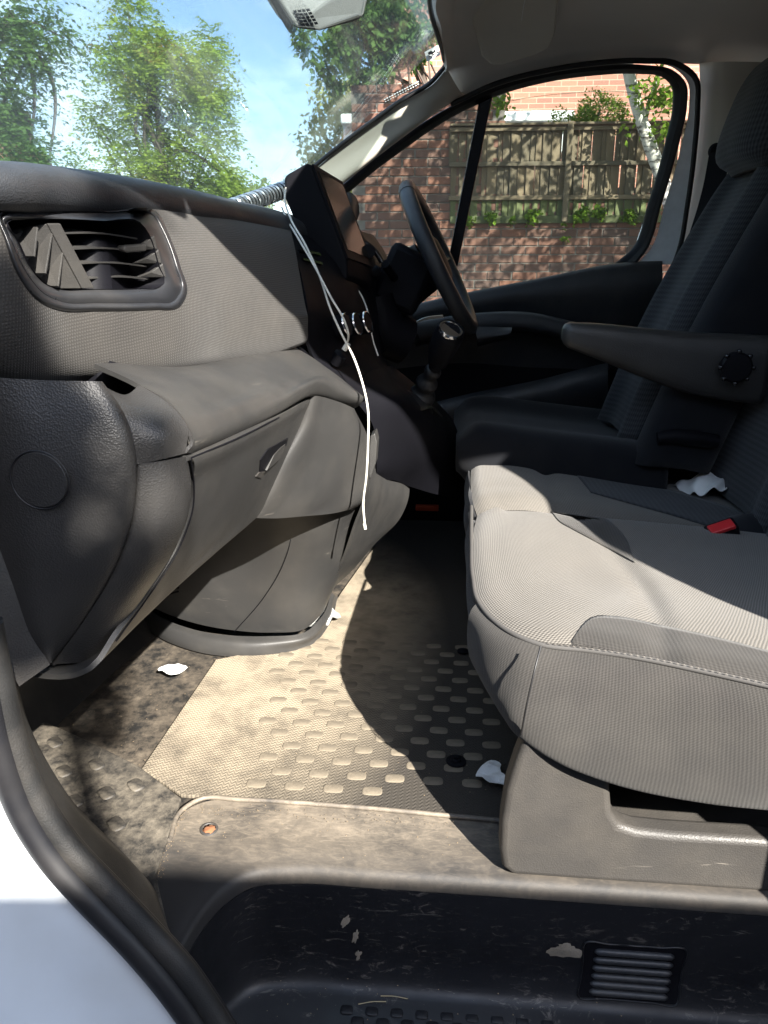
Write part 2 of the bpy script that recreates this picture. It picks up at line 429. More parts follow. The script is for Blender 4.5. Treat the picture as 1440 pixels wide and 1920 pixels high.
def matmat(name, zig=True):
    """rubber mat under tan dust: zigzag relief, dust in the hollows"""
    m, N, L, b = newmat(name); co = objco(N)
    sep = N.new('ShaderNodeSeparateXYZ'); L.new(co, sep.inputs[0])
    x, y = sep.outputs[0], sep.outputs[1]
    k = 2*math.pi/.0075
    tri = math_(N, L, 'MULTIPLY', math_(N, L, 'SINE', math_(N, L, 'MULTIPLY', x, k*.75)), .0028)
    h = math_(N, L, 'SINE', math_(N, L, 'MULTIPLY', math_(N, L, 'ADD', math_(N, L, 'ADD', y, tri), math_(N, L, 'MULTIPLY', x, .35)), k))
    h = math_(N, L, 'ADD', math_(N, L, 'MULTIPLY', h, .5), .5)
    if not zig: h = noise(N, L, co, 300, 3)
    d1 = ramp(N, L, noise(N, L, co, 11, 10, .72), .30, .56)
    # dust gathers mid footwell; the falloff also darkens the side in the seat's shadow
    dx = math_(N, L, 'ADD', x, .17); dy = math_(N, L, 'SUBTRACT', y, .34)
    q = math_(N, L, 'ADD', math_(N, L, 'MULTIPLY', math_(N, L, 'MULTIPLY', dx, dx), 8), math_(N, L, 'MULTIPLY', math_(N, L, 'MULTIPLY', dy, dy), 2.2))
    cen = math_(N, L, 'SUBTRACT', 1.3, q, True)
    dust = math_(N, L, 'MULTIPLY', cen, math_(N, L, 'ADD', math_(N, L, 'MULTIPLY', d1, .75), .25))
    hol = math_(N, L, 'SUBTRACT', 1.0, math_(N, L, 'MULTIPLY', h, .5 if zig else .25))
    dust = math_(N, L, 'MULTIPLY', dust, hol, True)
    if not zig: dust = math_(N, L, 'MULTIPLY', dust, .62)
    c = mixc(N, L, dust, (.028, .026, .024, 1), (.40, .335, .245, 1))
    fine = noise(N, L, co, 1200, 2)
    c = mixc(N, L, math_(N, L, 'MULTIPLY', fine, .25), c, (.2, .17, .13, 1))
    L.new(c, b.inputs['Base Color']); b.inputs['Roughness'].default_value = .9; b.inputs['Specular IOR Level'].default_value = .2
    bb = bump(N, L, h, .6 if zig else .3, .0012 if zig else .0008)
    L.new(bump(N, L, fine, .3, .0008, bb), b.inputs['Normal'])
    return m
M['mat'] = matmat('dusty_floor_mat')
M['mat_flat'] = matmat('dusty_floor_rubber', False)
def stepmat():
    m, N, L, b = newmat('scuffed_step_plastic'); co = objco(N)
    base = (.008, .0085, .011, 1)
    mp = N.new('ShaderNodeMapping'); mp.inputs['Scale'].default_value = (3, 3, 8); mp.inputs['Rotation'].default_value = (0, .5, 0); L.new(co, mp.inputs[0])
    s1 = ramp(N, L, noise(N, L, mp.outputs[0], 9, 8, .75, 1.6), .56, .74)
    a1 = ramp(N, L, noise(N, L, co, 5, 3), .45, .62)
    c = mixc(N, L, math_(N, L, 'MULTIPLY', math_(N, L, 'MULTIPLY', s1, a1), .75), base, (.26, .23, .20, 1))
    mp2 = N.new('ShaderNodeMapping'); mp2.inputs['Scale'].default_value = (8, 8, 60); mp2.inputs['Rotation'].default_value = (.2, 1.1, .4); L.new(co, mp2.inputs[0])
    s2 = ramp(N, L, noise(N, L, mp2.outputs[0], 2.5, 5, .7, 1), .64, .7)
    c = mixc(N, L, math_(N, L, 'MULTIPLY', s2, .35), c, (.25, .23, .2, 1))
    sp = ramp(N, L, noise(N, L, co, 420, 2), .74, .8); c = mixc(N, L, math_(N, L, 'MULTIPLY', sp, .35), c, (.3, .27, .22, 1))
    L.new(c, b.inputs['Base Color'])
    L.new(ramp(N, L, noise(N, L, co, 12, 6, .7), .3, .75, (.36,)*3+(1,), (.62,)*3+(1,)), b.inputs['Roughness'])
    L.new(bump(N, L, noise(N, L, co, 700, 2), .25, .0004), b.inputs['Normal'])
    return m
M['step'] = stepmat()
def ledgemat():
    m, N, L, b = newmat('dusty_ledge_plastic'); co = objco(N)
    sep = N.new('ShaderNodeSeparateXYZ'); L.new(co, sep.inputs[0])
    yy = math_(N, L, 'MULTIPLY', math_(N, L, 'ADD', sep.outputs[1], .02), 9, True)
    d = ramp(N, L, noise(N, L, co, 10, 9, .7, .5), .3, .7)
    sc = N.new('ShaderNodeMapping'); sc.inputs['Scale'].default_value = (20, 60, 10); sc.inputs['Rotation'].default_value = (0, 0, .5); L.new(co, sc.inputs[0])
    s = ramp(N, L, noise(N, L, sc.outputs[0], 2, 5, .75, 1.2), .45, .75)
    f = math_(N, L, 'MULTIPLY', math_(N, L, 'ADD', math_(N, L, 'MULTIPLY', d, .6), math_(N, L, 'MULTIPLY', s, .4)), yy, True)
    c = mixc(N, L, f, (.03, .029, .029, 1), (.32, .265, .2, 1))
    L.new(c, b.inputs['Base Color']); b.inputs['Roughness'].default_value = .6
    L.new(bump(N, L, noise(N, L, co, 800, 2), .3, .0004), b.inputs['Normal'])
    return m
M['ledge'] = ledgemat()
def wornrubber(name, base, pat, amt):
    m, N, L, b = newmat(name); co = objco(N)
    n1 = ramp(N, L, noise(N, L, co, 30, 10, .78, 0), .40, .66); n2 = ramp(N, L, noise(N, L, co, 6, 5, .6), .3, .65)
    f = math_(N, L, 'MULTIPLY', math_(N, L, 'MULTIPLY', n1, math_(N, L, 'ADD', math_(N, L, 'MULTIPLY', n2, .7), .3)), amt)
    mp = N.new('ShaderNodeMapping'); mp.inputs['Scale'].default_value = (40, 8, 8); mp.inputs['Rotation'].default_value = (0, 0, .9); L.new(co, mp.inputs[0])
    sc_ = ramp(N, L, noise(N, L, mp.outputs[0], 3, 5, .7, 1), .6, .7)
    c = mixc(N, L, f, (*base, 1), (*pat, 1)); c = mixc(N, L, math_(N, L, 'MULTIPLY', sc_, amt*.4), c, (*pat, 1))
    sp_ = ramp(N, L, noise(N, L, co, 600, 2), .7, .78); c = mixc(N, L, math_(N, L, 'MULTIPLY', sp_, .4), c, (.3, .26, .2, 1))
    L.new(c, b.inputs['Base Color']); b.inputs['Roughness'].default_value = .6
    L.new(bump(N, L, noise(N, L, co, 500, 4), .4, .0006), b.inputs['Normal'])
    return m
M['worn'] = wornrubber('worn_rubber', (.022, .021, .02), (.26, .225, .175), .85)
M['floor'] = wornrubber('cab_floor_rubber', (.014, .0135, .013), (.22, .18, .135), .8)
def rnd(name, c0, c1, rough=.9, scale=30, bs=.002, moss=None):
    """colour from each object's own random number, plus surface noise"""
    m, N, L, b = newmat(name); co = objco(N)
    oi = N.new('ShaderNodeObjectInfo')
    c = mixc(N, L, oi.outputs['Random'], (*c0, 1), (*c1, 1))
    n = noise(N, L, co, scale, 5, .65)
    c = mixc(N, L, math_(N, L, 'MULTIPLY', ramp(N, L, n, .35, .7), .5), c, tuple(v*.5 for v in c0)+(1,))
    if moss: c = mixc(N, L, math_(N, L, 'MULTIPLY', ramp(N, L, noise(N, L, co, 2.5, 5), .45, .65), .5), c, (*moss, 1))
    L.new(c, b.inputs['Base Color']); b.inputs['Roughness'].default_value = rough
    L.new(bump(N, L, n, .5, bs), b.inputs['Normal'])
    return m
M['brick'] = rnd('red_brick', (.17, .075, .048), (.075, .052, .044))
M['mortar'] = rnd('mortar', (.13, .115, .10), (.13, .115, .10))
M['shade_wall_mat'] = rnd('dark_shade_wall', (.075, .08, .085), (.075, .08, .085), .9, 6)
M['fence'] = rnd('weathered_fence_wood', (.16, .12, .075), (.085, .072, .05), .95, 12)
M['fence_green'] = rnd('mossy_fence_wood', (.10, .115, .045), (.08, .09, .04), .95, 12)
def leafmat(name, c0, c1, c2, autumn=0):
    m, N, L, b = newmat(name); N.remove(b)
    o = [n for n in N if n.type == 'OUTPUT_MATERIAL'][0]; co = objco(N)
    n = noise(N, L, co, 1.7, 4); n2 = noise(N, L, co, 14, 2)
    c = mixc(N, L, ramp(N, L, n, .35, .65), (*c0, 1), (*c1, 1)); c = mixc(N, L, math_(N, L, 'MULTIPLY', n2, .5), c, (*c2, 1))
    if autumn: c = mixc(N, L, math_(N, L, 'MULTIPLY', ramp(N, L, noise(N, L, co, 1.1, 5, .7), .6, .68), autumn), c, (.3, .12, .03, 1))
    df = N.new('ShaderNodeBsdfDiffuse'); tl = N.new('ShaderNodeBsdfTranslucent'); L.new(c, df.inputs[0]); L.new(c, tl.inputs[0])
    ms = N.new('ShaderNodeMixShader'); ms.inputs[0].default_value = .42; L.new(df.outputs[0], ms.inputs[1]); L.new(tl.outputs[0], ms.inputs[2])
    L.new(ms.outputs[0], o.inputs['Surface'])
    return m
M['leaf_locust'] = leafmat('locust_leaf', (.10, .24, .035), (.26, .38, .06), (.46, .44, .10), .8)
M['leaf_dark'] = leafmat('dark_leaf', (.07, .15, .045), (.11, .19, .05), (.18, .25, .08))
M['leaf_pale'] = leafmat('pale_leaf', (.34, .38, .12), (.42, .42, .15), (.45, .42, .2))
M['leaf_shrub'] = leafmat('shrub_leaf', (.09, .17, .02), (.15, .24, .03), (.2, .28, .05))
M['bark'] = rnd('bark', (.10, .08, .06), (.08, .06, .05), .95, 8, .01)
def birch():
    m, N, L, b = newmat('birch_bark'); co = objco(N)
    mp = N.new('ShaderNodeMapping'); mp.inputs['Scale'].default_value = (3, 3, 9); L.new(co, mp.inputs[0])
    f = ramp(N, L, noise(N, L, mp.outputs[0], 3, 5, .7), .5, .6)
    L.new(mixc(N, L, f, (.55, .52, .47, 1), (.1, .085, .07, 1)), b.inputs['Base Color']); b.inputs['Roughness'].default_value = .8
    return m
M['birch'] = birch()
def farbrick():
    m, N, L, b = newmat('orange_brickwork'); co = objco(N)
    mp = N.new('ShaderNodeMapping'); mp.inputs['Rotation'].default_value = (R(90), 0, 0); L.new(co, mp.inputs[0])
    t = N.new('ShaderNodeTexBrick'); t.inputs['Scale'].default_value = 1; t.inputs['Brick Width'].default_value = .235; t.inputs['Row Height'].default_value = .075
    t.inputs['Mortar Size'].default_value = .006; t.inputs['Color1'].default_value = (.36, .15, .10, 1); t.inputs['Color2'].default_value = (.22, .10, .075, 1); t.inputs['Mortar'].default_value = (.35, .27, .2, 1)
    L.new(mp.outputs[0], t.inputs['Vector'])
    L.new(mixc(N, L, math_(N, L, 'MULTIPLY', noise(N, L, co, 3, 5), .5), t.outputs['Color'], (.2, .1, .07, 1)), b.inputs['Base Color']); b.inputs['Roughness'].default_value = .9
    return m
M['farbrick'] = farbrick()
def asphalt():
    m, N, L, b = newmat('asphalt'); co = objco(N)
    L.new(mixc(N, L, noise(N, L, co, 60, 6, .7), (.035, .035, .036, 1), (.085, .08, .077, 1)), b.inputs['Base Color']); b.inputs['Roughness'].default_value = .9
    L.new(bump(N, L, noise(N, L, co, 120, 3), .5, .004), b.inputs['Normal'])
    return m
M['asphalt'] = asphalt()
M['white'] = simple('white_paper', (.78, .78, .76), .7)
M['foil'] = simple('crumpled_foil', (.5, .5, .48), .3, .4)
M['white_frame'] = simple('white_gutter', (.7, .72, .72), .5)
M['straw'] = simple('straw', (.4, .33, .2), .8)
# ============================================================ the setting
def ground():
    V = [(-150, -150, -.5), (150, -150, -.5), (150, 150, -.5), (-150, 150, -.5)]
    o = mesh('road', V, [(0, 1, 2, 3)], M['asphalt'], None, False); tag(o, kind='structure', label='dark asphalt road around the van')
ground()
# far pavement and kerb
o = box('pavement', (-30, 5.0, -.496), (30, 30, -.38), M['mortar'], None, .01); tag(o, kind='structure', label='grey pavement along the brick wall')
# unseen wall added behind the photographer: shades step and lower body, cuts fill light
o = box('shade_wall', (-6, -2.55, -.5), (6, -2.25, 1.885), M['shade_wall_mat'], None, .004)
tag(o, 'unseen tall dark wall added behind the photographer to shade the step', 'wall')

# ---- cab floor, ledge and step
lefttop = [(322, 1800, 0), (345, 1765, 0), (378, 1712, 0), (420, 1664, 0), (470, 1632, 0), (540, 1624, 0), (700, 1632, 0), (900, 1645, 0), (1150, 1662, 0), (1440, 1682, 0), (1700, 1699, 0)]
ed = pz_(lefttop)
# ledge: raised sill plastic between mat edge and step
back = pz_([(292, 1650, 0), (300, 1610, 0), (325, 1555, 0), (350, 1518, 0), (385, 1503, 0), (450, 1501, 0), (640, 1514, 0), (850, 1532, 0), (1150, 1556, 0), (1440, 1578, 0), (1700, 1598, 0)])
def rnd_edge(p, q, r=.012): return p
mid = [e+Vector((0, 0, .0)) for e in ed]
inner = [e+(b-e).normalized()*.014 for e, b in zip(ed, back)]
low1 = [e+Vector((0, -.006, -.008)) for e in ed]
low2 = [e+Vector((0, -.008, -.022)) for e in ed]
ledge = patch('door_sill_ledge', [back, [b.lerp(i, .5) for b, i in zip(back, inner)], inner, [e+Vector((0, -.001, -.002)) for e in ed], low1, low2], M['ledge'], None, 120, 41, .004, away=(0, -.5, 1))
tag(ledge, kind='structure', label='dusty black plastic sill ledge above the step')
w1 = [e+Vector((0, -.0085, -.023)) for e in ed]
w2 = [e+Vector((0, -.014, -.09)) for e in ed]; w3 = [e+Vector((0, -.020, -.145)) for e in ed]
w4 = [e+Vector((0, -.032, -.168)) for e in ed]; w5 = [e+Vector((0, -.055, -.175)) for e in ed]
w6 = [Vector((e.x, -.33, -.176)) for e in ed]
step = patch('step_well', [w1, w2, w3, w4, w5, w6], M['step'], None, 90, 60, .004, away=(0, -.7, .8))
tag(step, kind='structure', label='scuffed black plastic entrance step below the sill ledge')
# main floor under the mats
flp = [(-.9, -.19, -.006), (-.42, -.19, -.006), (-.345, -.12, -.006)]+[(q.x+.01, q.y+.02, -.006) for q in back[2:]]+[(1.1, back[-1].y+.05, -.006), (1.1, 1.6, -.006), (-.9, 1.6, -.006)]
fl = mesh('cab_floor', flp, [tuple(range(len(flp)))], M['floor'], None, False)
tag(fl, kind='structure', label='black rubber cab floor')
# mats
mt = empty('floor_mat', at(600, 1350, Z=0))
tag(mt, 'tan dust covered black rubber floor mat with raised oval studs in the passenger footwell', 'floor mat')
mo = pz_([(265, 1441, .004), (405, 1236, .004), (520, 1214, .004), (590, 1190, .004), (640, 1110, .004), (690, 1040, .004), (760, 960, .004), (850, 900, .004), (1150, 900, .004), (1150, 1552, .004), (850, 1527, .004), (640, 1509, .004), (430, 1497, .004), (340, 1490, .004)])
poly('mat_sheet', mo, M['mat'], mt, .006, away=(0, 0, 3), bevel=.0015)
def stud_mesh(lx, ly, h, name, mat):
    n = 20; V = []; F = []
    prof = [(1.0, 0), (.95, h*.7), (.86, h), (.0, h)]
    for s, z in prof:
        for k in range(n):
            a = 2*math.pi*k/n; c, s_ = math.cos(a), math.sin(a)
            x = lx*math.copysign(abs(c)**.55, c)*s; y = ly*math.copysign(abs(s_)**.55, s_)*s
            V.append((x, y, z))
    for i in range(3):
        for k in range(n): F.append((i*n+k, i*n+(k+1) % n, (i+1)*n+(k+1) % n, (i+1)*n+k))
    me = bpy.data.meshes.new(name); me.from_pydata(V, [], F); me.shade_smooth(); me.set_sharp_from_angle(angle=R(40)); me.materials.append(mat); return me
sm = stud_mesh(.0155, .0098, .0010, 'stud', M['mat_flat'])
def inside(p, pol):
    c = False; j = len(pol)-1
    for i in range(len(pol)):
        a, b = pol[i], pol[j]
        if (a.y > p.y) != (b.y > p.y) and p.x < (b.x-a.x)*(p.y-a.y)/(b.y-a.y)+a.x: c = not c
        j = i
    return c
cnt = 0
mo_in = mo
base = at(540, 1411, Z=0)
for i in range(-6, 14):
    for j in range(-1, 14):
        p = Vector((base.x+i*.060+(j % 2)*.030+j*.002, base.y+j*.034-i*.0015-.055, 0))
        d = p
        # studs lie in the middle and right of the mat; the left part is only zigzag
        q = p-CP; zc = q.dot(FW); px = 720+FPX*q.dot(RT)/zc; py = 960-FPX*q.dot(UP)/zc
        if not inside(p, mo_in) or px < 465+(1480-py)*.12+((1500-py)*.1) or px > 930 or py < 960 or py > 1490: continue
        o = bpy.data.objects.new('stud', sm); o.location = p+Vector((0, 0, .0045))-mt.location; link(o, mt); o.rotation_euler = (0, 0, .05*random.uniform(-1, 1)); cnt += 1
# mat clip (dark fastener)
c = at(855, 1428, Z=.006)
k = cyl('clip', c, (0, 0, 1), .012, .004, M['black'], mt, prof=[(0, 0), (.016, 0), (.016, .002), (.009, .003), (.008, .006), (.005, .007), (.005, .010), (0, .010)])
c2 = at(868, 1222, Z=.006); cyl('clip', c2, (0, 0, 1), .01, .004, M['black'], mt, prof=[(0, 0), (.012, 0), (.012, .003), (.006, .004), (0, .006)])
# plain floor piece left of the mat (toe board) and studded side piece
sp = empty('side_mat', at(200, 1450, Z=.01)); tag(sp, 'worn grey dusty rubber side mat with seven raised studs beside the door seal', 'floor mat')
spo = pz_([(60, 1352, .012), (90, 1355, .012), (180, 1395, .010), (262, 1437, .008), (340, 1496, .007), (318, 1560, .007), (292, 1640, .006), (320, 1760, .004), (250, 1700, .006), (120, 1560, .01), (60, 1440, .012)])
poly('mat_sheet', spo, M['worn'], sp, .008, away=(0, 0, 3), bevel=.002)
sm2 = stud_mesh(.0155, .0105, .0022, 'stud', M['worn'])
for (px, py) in [(103, 1392), (120, 1446), (181, 1433), (140, 1502), (200, 1487), (255, 1472), (218, 1545)]:
    p = at(px, py, Z=.011); o = bpy.data.objects.new('stud', sm2); o.location = p-sp.location; o.rotation_euler = (0, 0, -.75); link(o, sp)
# raised channel at mat edge
tube('mat_edge_bead', pz_([(318, 1575, .004), (340, 1520, .004), (375, 1498, .004), (450, 1499, .004), (640, 1511, .004), (850, 1530, .004), (1000, 1545, .004)]), .0035, M['ledge'], None, 60, 8)
tag(bpy.data.objects['mat_edge_bead'], kind='structure')
# hairline seam between side trim and ledge
# rusty screw on the ledge
sc = empty('rusty_screw', at(392, 1556, Z=0)); tag(sc, 'rusty orange screw head sunk in the dusty sill ledge', 'screw')
cyl('washer', at(392, 1556, Z=-.001), (0, 0, 1), .01, .003, M['ledge'], sc, prof=[(.009, 0), (.0135, 0), (.0125, .003), (.010, .0035), (.009, .002)])
def lump(name, c, r, mat, parent, amp=.35, seed=1, sq=(1, 1, .4)):
    bm = bmesh.new(); bmesh.ops.create_icosphere(bm, subdivisions=3, radius=1)
    rr = random.Random(seed)
    from mathutils import noise as mn
    for v in bm.verts:
        f = 1+amp*mn.noise(v.co*2.2+Vector((seed, 0, 0)))+amp*.5*mn.noise(v.co*6)
        v.co = Vector((v.co.x*r*sq[0]*f, v.co.y*r*sq[1]*f, v.co.z*r*sq[2]*f))
    me = bpy.data.meshes.new(name); bm.to_mesh(me); bm.free(); me.shade_smooth(); me.materials.append(mat)
    o = bpy.data.objects.new(name, me); o.location = c-(parent.location if parent else Vector()); link(o, parent); return o
lump('screw_head', at(392, 1556, Z=.001), .009, M['rust'], sc, .5, 3)

# studs moulded in the bottom of the step
for i in range(9):
    for j in range(2):
        px = 650+i*47+j*20; py = 1893+i*3+j*22
        p = at(px, py, Z=-.1755)
        ss = bpy.data.objects.new('stud', bpy.data.meshes['stud.step'] if 'stud.step' in bpy.data.meshes else stud_mesh(.0085, .0065, .0012, 'stud.step', M['step'])); ss.location = p; link(ss, step)
# ---- step grille
gr = empty('step_grille', at(1185, 1825, Y=-.005)); tag(gr, 'black plastic air grille with six louvres set in the step wall', 'grille')
step_bvh = bvh(step)
def ow(px, py, l): return onto(step_bvh, px, py, l)
gq = [(1097, 1766), (1285, 1779), (1268, 1883), (1084, 1868)]
def quad(u, v):
    ax, ay = gq[0][0]+(gq[1][0]-gq[0][0])*u, gq[0][1]+(gq[1][1]-gq[0][1])*u
    bx, by = gq[3][0]+(gq[2][0]-gq[3][0])*u, gq[3][1]+(gq[2][1]-gq[3][1])*u
    return ax+(bx-ax)*v, ay+(by-ay)*v
patch('grille_frame', [[ow(*quad(u/8, v/6), .0010) for u in range(9)] for v in range(7)], M['black'], gr, 18, 14, .002)
tube('grille_edge', [ow(*quad(u, v), .0012) for u, v in [(0, 0), (.25, 0), (.5, 0), (.75, 0), (1, 0), (1, .33), (1, .66), (1, 1), (.75, 1), (.5, 1), (.25, 1), (0, 1), (0, .66), (0, .33)]], .0012, M['step'], gr, 80, 6, closed=True)
for i in range(6):
    v = .14+i*.148
    tube('louvre', [ow(*quad(u, v+.0), .002) for u in (.10, .3, .5, .7, .90)], lambda t: .0046*(min(1, 14*t+.3, 14*(1-t)+.3)), M['louvre'], gr, 24, 12)
# dried mud splashes on the step wall
def splat(name, px, py, wpx, hpx, Y, mat, label, seed, rot=0, cat='mud', holes=0):
    rr = random.Random(seed); pts = []
    n = 26
    for k in range(n):
        a = 2*math.pi*k/n; f = 1+rr.uniform(-.3, .25)
        x = math.cos(a)*wpx*f; y = math.sin(a)*hpx*f
        pts.append(at(px+x*math.cos(rot)-y*math.sin(rot), py+x*math.sin(rot)+y*math.cos(rot), Y=Y))
    o = poly(name, pts, mat, None, .0015, bevel=0); tag(o, label, cat); return o
# ============================================================ door aperture, seals, body
body = patch('painted_body_side', [
    py_([(-40, 1300, -.262), (-20, 1420, -.262), (10, 1520, -.262), (70, 1620, -.262), (130, 1690, -.262), (200, 1752, -.262), (280, 1840, -.262), (330, 1900, -.262), (370, 1960, -.262), (420, 2040, -.262)]),
    py_([(-60, 1330, -.268), (-35, 1440, -.268), (-8, 1545, -.268), (55, 1645, -.268), (112, 1712, -.268), (180, 1778, -.268), (260, 1866, -.268), (310, 1925, -.268), (350, 1985, -.268), (400, 2060, -.268)]),
    py_([(-140, 1360, -.285), (-110, 1480, -.285), (-70, 1600, -.285), (0, 1700, -.285), (60, 1780, -.285), (130, 1860, -.285), (200, 1930, -.285), (250, 1990, -.285), (290, 2050, -.285), (340, 2120, -.285)]),
    py_([(-300, 1500, -.33), (-260, 1620, -.33), (-200, 1740, -.33), (-120, 1840, -.33), (-60, 1920, -.33), (0, 1990, -.33), (70, 2060, -.33), (120, 2110, -.33), (160, 2160, -.33), (220, 2240, -.33)])],
    M['paint'], None, 60, 40, .003, away=(-.3, -1.5, .6))
tag(body, 'white painted van body edge below the black door seal', 'body panel')
# outer part of the sill flares up into the wing
wing = patch('front_wing', [
    py_([(-300, 1500, -.331), (-260, 1620, -.331), (-200, 1740, -.331), (-120, 1840, -.331), (0, 1990, -.331), (160, 2160, -.331)]),
    [p+Vector((-.12, -.05, -.10)) for p in py_([(-300, 1500, -.331), (-260, 1620, -.331), (-200, 1740, -.331), (-120, 1840, -.331), (0, 1990, -.331), (160, 2160, -.331)])],
    [p+Vector((-.2, -.06, -.35)) for p in py_([(-300, 1500, -.331), (-260, 1620, -.331), (-200, 1740, -.331), (-120, 1840, -.331), (0, 1990, -.331), (160, 2160, -.331)])]], M['paint'], body, 30, 20, .003, away=(-.3, -1.8, .6))
# seal, two rubber ribs and a base
seal = empty('door_seal', at(120, 1600, Y=-.25)); tag(seal, 'black rubber door seal curving down beside the white van body', 'door seal')
A = [(-45, 1190), (-28, 1300), (0, 1420), (42, 1530), (95, 1612), (165, 1690), (240, 1768), (310, 1850), (360, 1920), (410, 2000), (470, 2100)]
tube('outer_lip', [at(a+2, b, Y=-.258) for a, b in A], .0115, M['rubber'], seal, 70, 14)
B = [(-30, 1170), (-8, 1280), (18, 1390), (66, 1510), (122, 1590), (190, 1662), (262, 1738), (335, 1818), (385, 1890), (430, 1960), (490, 2060)]
tube('inner_lip', [at(a+6, b, Y=-.247) for a, b in B], .012, M['rubber_dusty'], seal, 70, 14)
Bc = [(a+24, b-10) for a, b in B]
tube('bead', [at(a, b, Y=-.238) for a, b in Bc], .0045, M['rubber'], seal, 70, 10)
# A-post foot trim between seal and floor
ktr = [
    py_([(5, 1230, -.235), (30, 1330, -.235), (62, 1440, -.23), (115, 1545, -.23), (180, 1625, -.23), (250, 1692, -.225), (322, 1772, -.22), (392, 1880, -.22), (440, 1960, -.22)]),
    py_([(28, 1285, -.2), (45, 1345, -.2), (75, 1420, -.19), (125, 1500, -.185), (190, 1570, -.175), (250, 1622, -.16), (292, 1680, -.15), (330, 1790, -.15), (400, 1905, -.17)]),
    pz_([(36, 1290, .02), (52, 1350, .014), (80, 1412, .013), (135, 1500, .012), (205, 1572, .01), (258, 1628, .008), (294, 1676, .004), (328, 1785, .0), (400, 1900, -.05)])]
ktr = ktr[:2]+[[a.lerp(b, .12) for a, b in zip(ktr[1], ktr[2])], [a.lerp(b, .55) for a, b in zip(ktr[1], ktr[2])], ktr[2]]
tr = patch('kick_trim', ktr,
    M['rubber_dusty'], None, 72, 30, .004, idx=True)
tag(tr, 'dusty black kick trim strip between the door seal and the side mat', 'trim')
# lower A-post cover at left edge
ap = patch('a_post_cover', [py_([(-60, 960, -.16), (-30, 1060, -.16), (0, 1190, -.16), (22, 1262, -.155), (36, 1287, -.15)]),
    py_([(-30, 950, -.14), (10, 1040, -.14), (35, 1120, -.14), (66, 1200, -.135), (94, 1246, -.13)])], M['dash'], None, 24, 8, .01)
tag(ap, 'dark lower door post cover below the dashboard end', 'trim')
# footwell bulkhead, toe board in shade
tb = patch('toe_board', [[Vector((-.66, -.2, -.004)), Vector((-.66, .3, -.004)), Vector((-.60, .75, -.004)), Vector((-.45, 1.5, -.004))],
    [Vector((-.69, -.2, .03)), Vector((-.69, .3, .03)), Vector((-.68, .75, .03)), Vector((-.62, 1.5, .03))],
    [Vector((-.72, -.2, .25)), Vector((-.72, .3, .25)), Vector((-.72, .75, .25)), Vector((-.72, 1.5, .25))],
    [Vector((-.75, -.2, .8)), Vector((-.75, .3, .8)), Vector((-.75, .75, .8)), Vector((-.75, 1.5, .8))]], M['rubber_dusty'], None, 30, 30, .01, away=(.3, 0, .6))
tag(tb, kind='structure', label='dark toe board behind the dashboard')
box('footwell_side', (-.8, -.235, -.1), (-.42, -.19, .8), M['black'], None, .004); tag(bpy.data.objects['footwell_side'], kind='structure')

# ============================================================ dashboard
da = empty('dashboard', at(400, 800, Y=.3)); tag(da, 'dark grey plastic van dashboard with textured skin, air vent, shelf and glovebox', 'dashboard')
# top pad
top0 = py_([(-120, 318, -.12), (0, 318, -.06), (130, 326, .06), (260, 343, .2), (370, 362, .38), (450, 380, .55), (530, 398, .72), (600, 418, .86)])
pad = patch('top_pad', [
    [p+Vector((-.26, 0, -.03)) for p in top0],
    [p+Vector((-.10, 0, .0)) for p in top0],
    [p+Vector((-.03, 0, .002)) for p in top0],
    py_([(-120, 322, -.13), (0, 322, -.08), (130, 331, .04), (260, 349, .18), (370, 370, .36), (450, 389, .52), (530, 408, .69), (600, 428, .83)]),
    py_([(-120, 345, -.14), (0, 345, -.095), (130, 352, .02), (260, 370, .16), (370, 388, .33), (450, 405, .49), (535, 420, .66), (600, 440, .80)]),
    py_([(-120, 372, -.135), (0, 375, -.09), (130, 378, .02), (260, 388, .16), (370, 402, .33), (450, 415, .49), (540, 430, .66), (600, 450, .80)]),
    py_([(-120, 384, -.12), (0, 388, -.075), (130, 390, .035), (260, 397, .175), (370, 408, .34), (450, 420, .50), (545, 436, .67), (600, 456, .81)])],
    M['dash_top'], da, 60, 50, .006)
# shadow gap strip under pad, main textured panel
def seam_y(x): return 0
SK = [
    py_([(-120, 378, -.122), (0, 382, -.077), (130, 384, .033), (295, 393, .193), (380, 404, .34), (450, 414, .47), (545, 432, .62)]),
    py_([(-120, 400, -.125), (0, 404, -.08), (130, 400, .03), (300, 406, .19), (385, 415, .33), (460, 428, .46), (550, 452, .60)]),
    py_([(-120, 470, -.135), (0, 470, -.095), (130, 470, .015), (320, 480, .17), (410, 485, .31), (490, 495, .44), (562, 515, .56)]),
    py_([(-120, 560, -.145), (0, 560, -.105), (130, 562, .00), (330, 568, .15), (425, 570, .285), (505, 573, .41), (574, 580, .52)]),
    py_([(-120, 625, -.145), (0, 628, -.105), (130, 632, -.00), (330, 625, .145), (425, 612, .28), (505, 600, .40), (577, 592, .51)]),
    py_([(-120, 690, -.13), (0, 693, -.09), (130, 695, .01), (330, 680, .15), (425, 662, .285), (505, 640, .405), (577, 612, .515)]),
    py_([(-120, 722, -.10), (0, 722, -.06), (130, 722, .04), (300, 712, .17), (400, 695, .29), (490, 672, .41), (576, 638, .53)]),
    [p+Vector((-.10, .0, -.0)) for p in py_([(-120, 722, -.10), (0, 722, -.06), (130, 722, .04), (300, 712, .17), (400, 695, .29), (490, 672, .41), (576, 638, .53)])]]
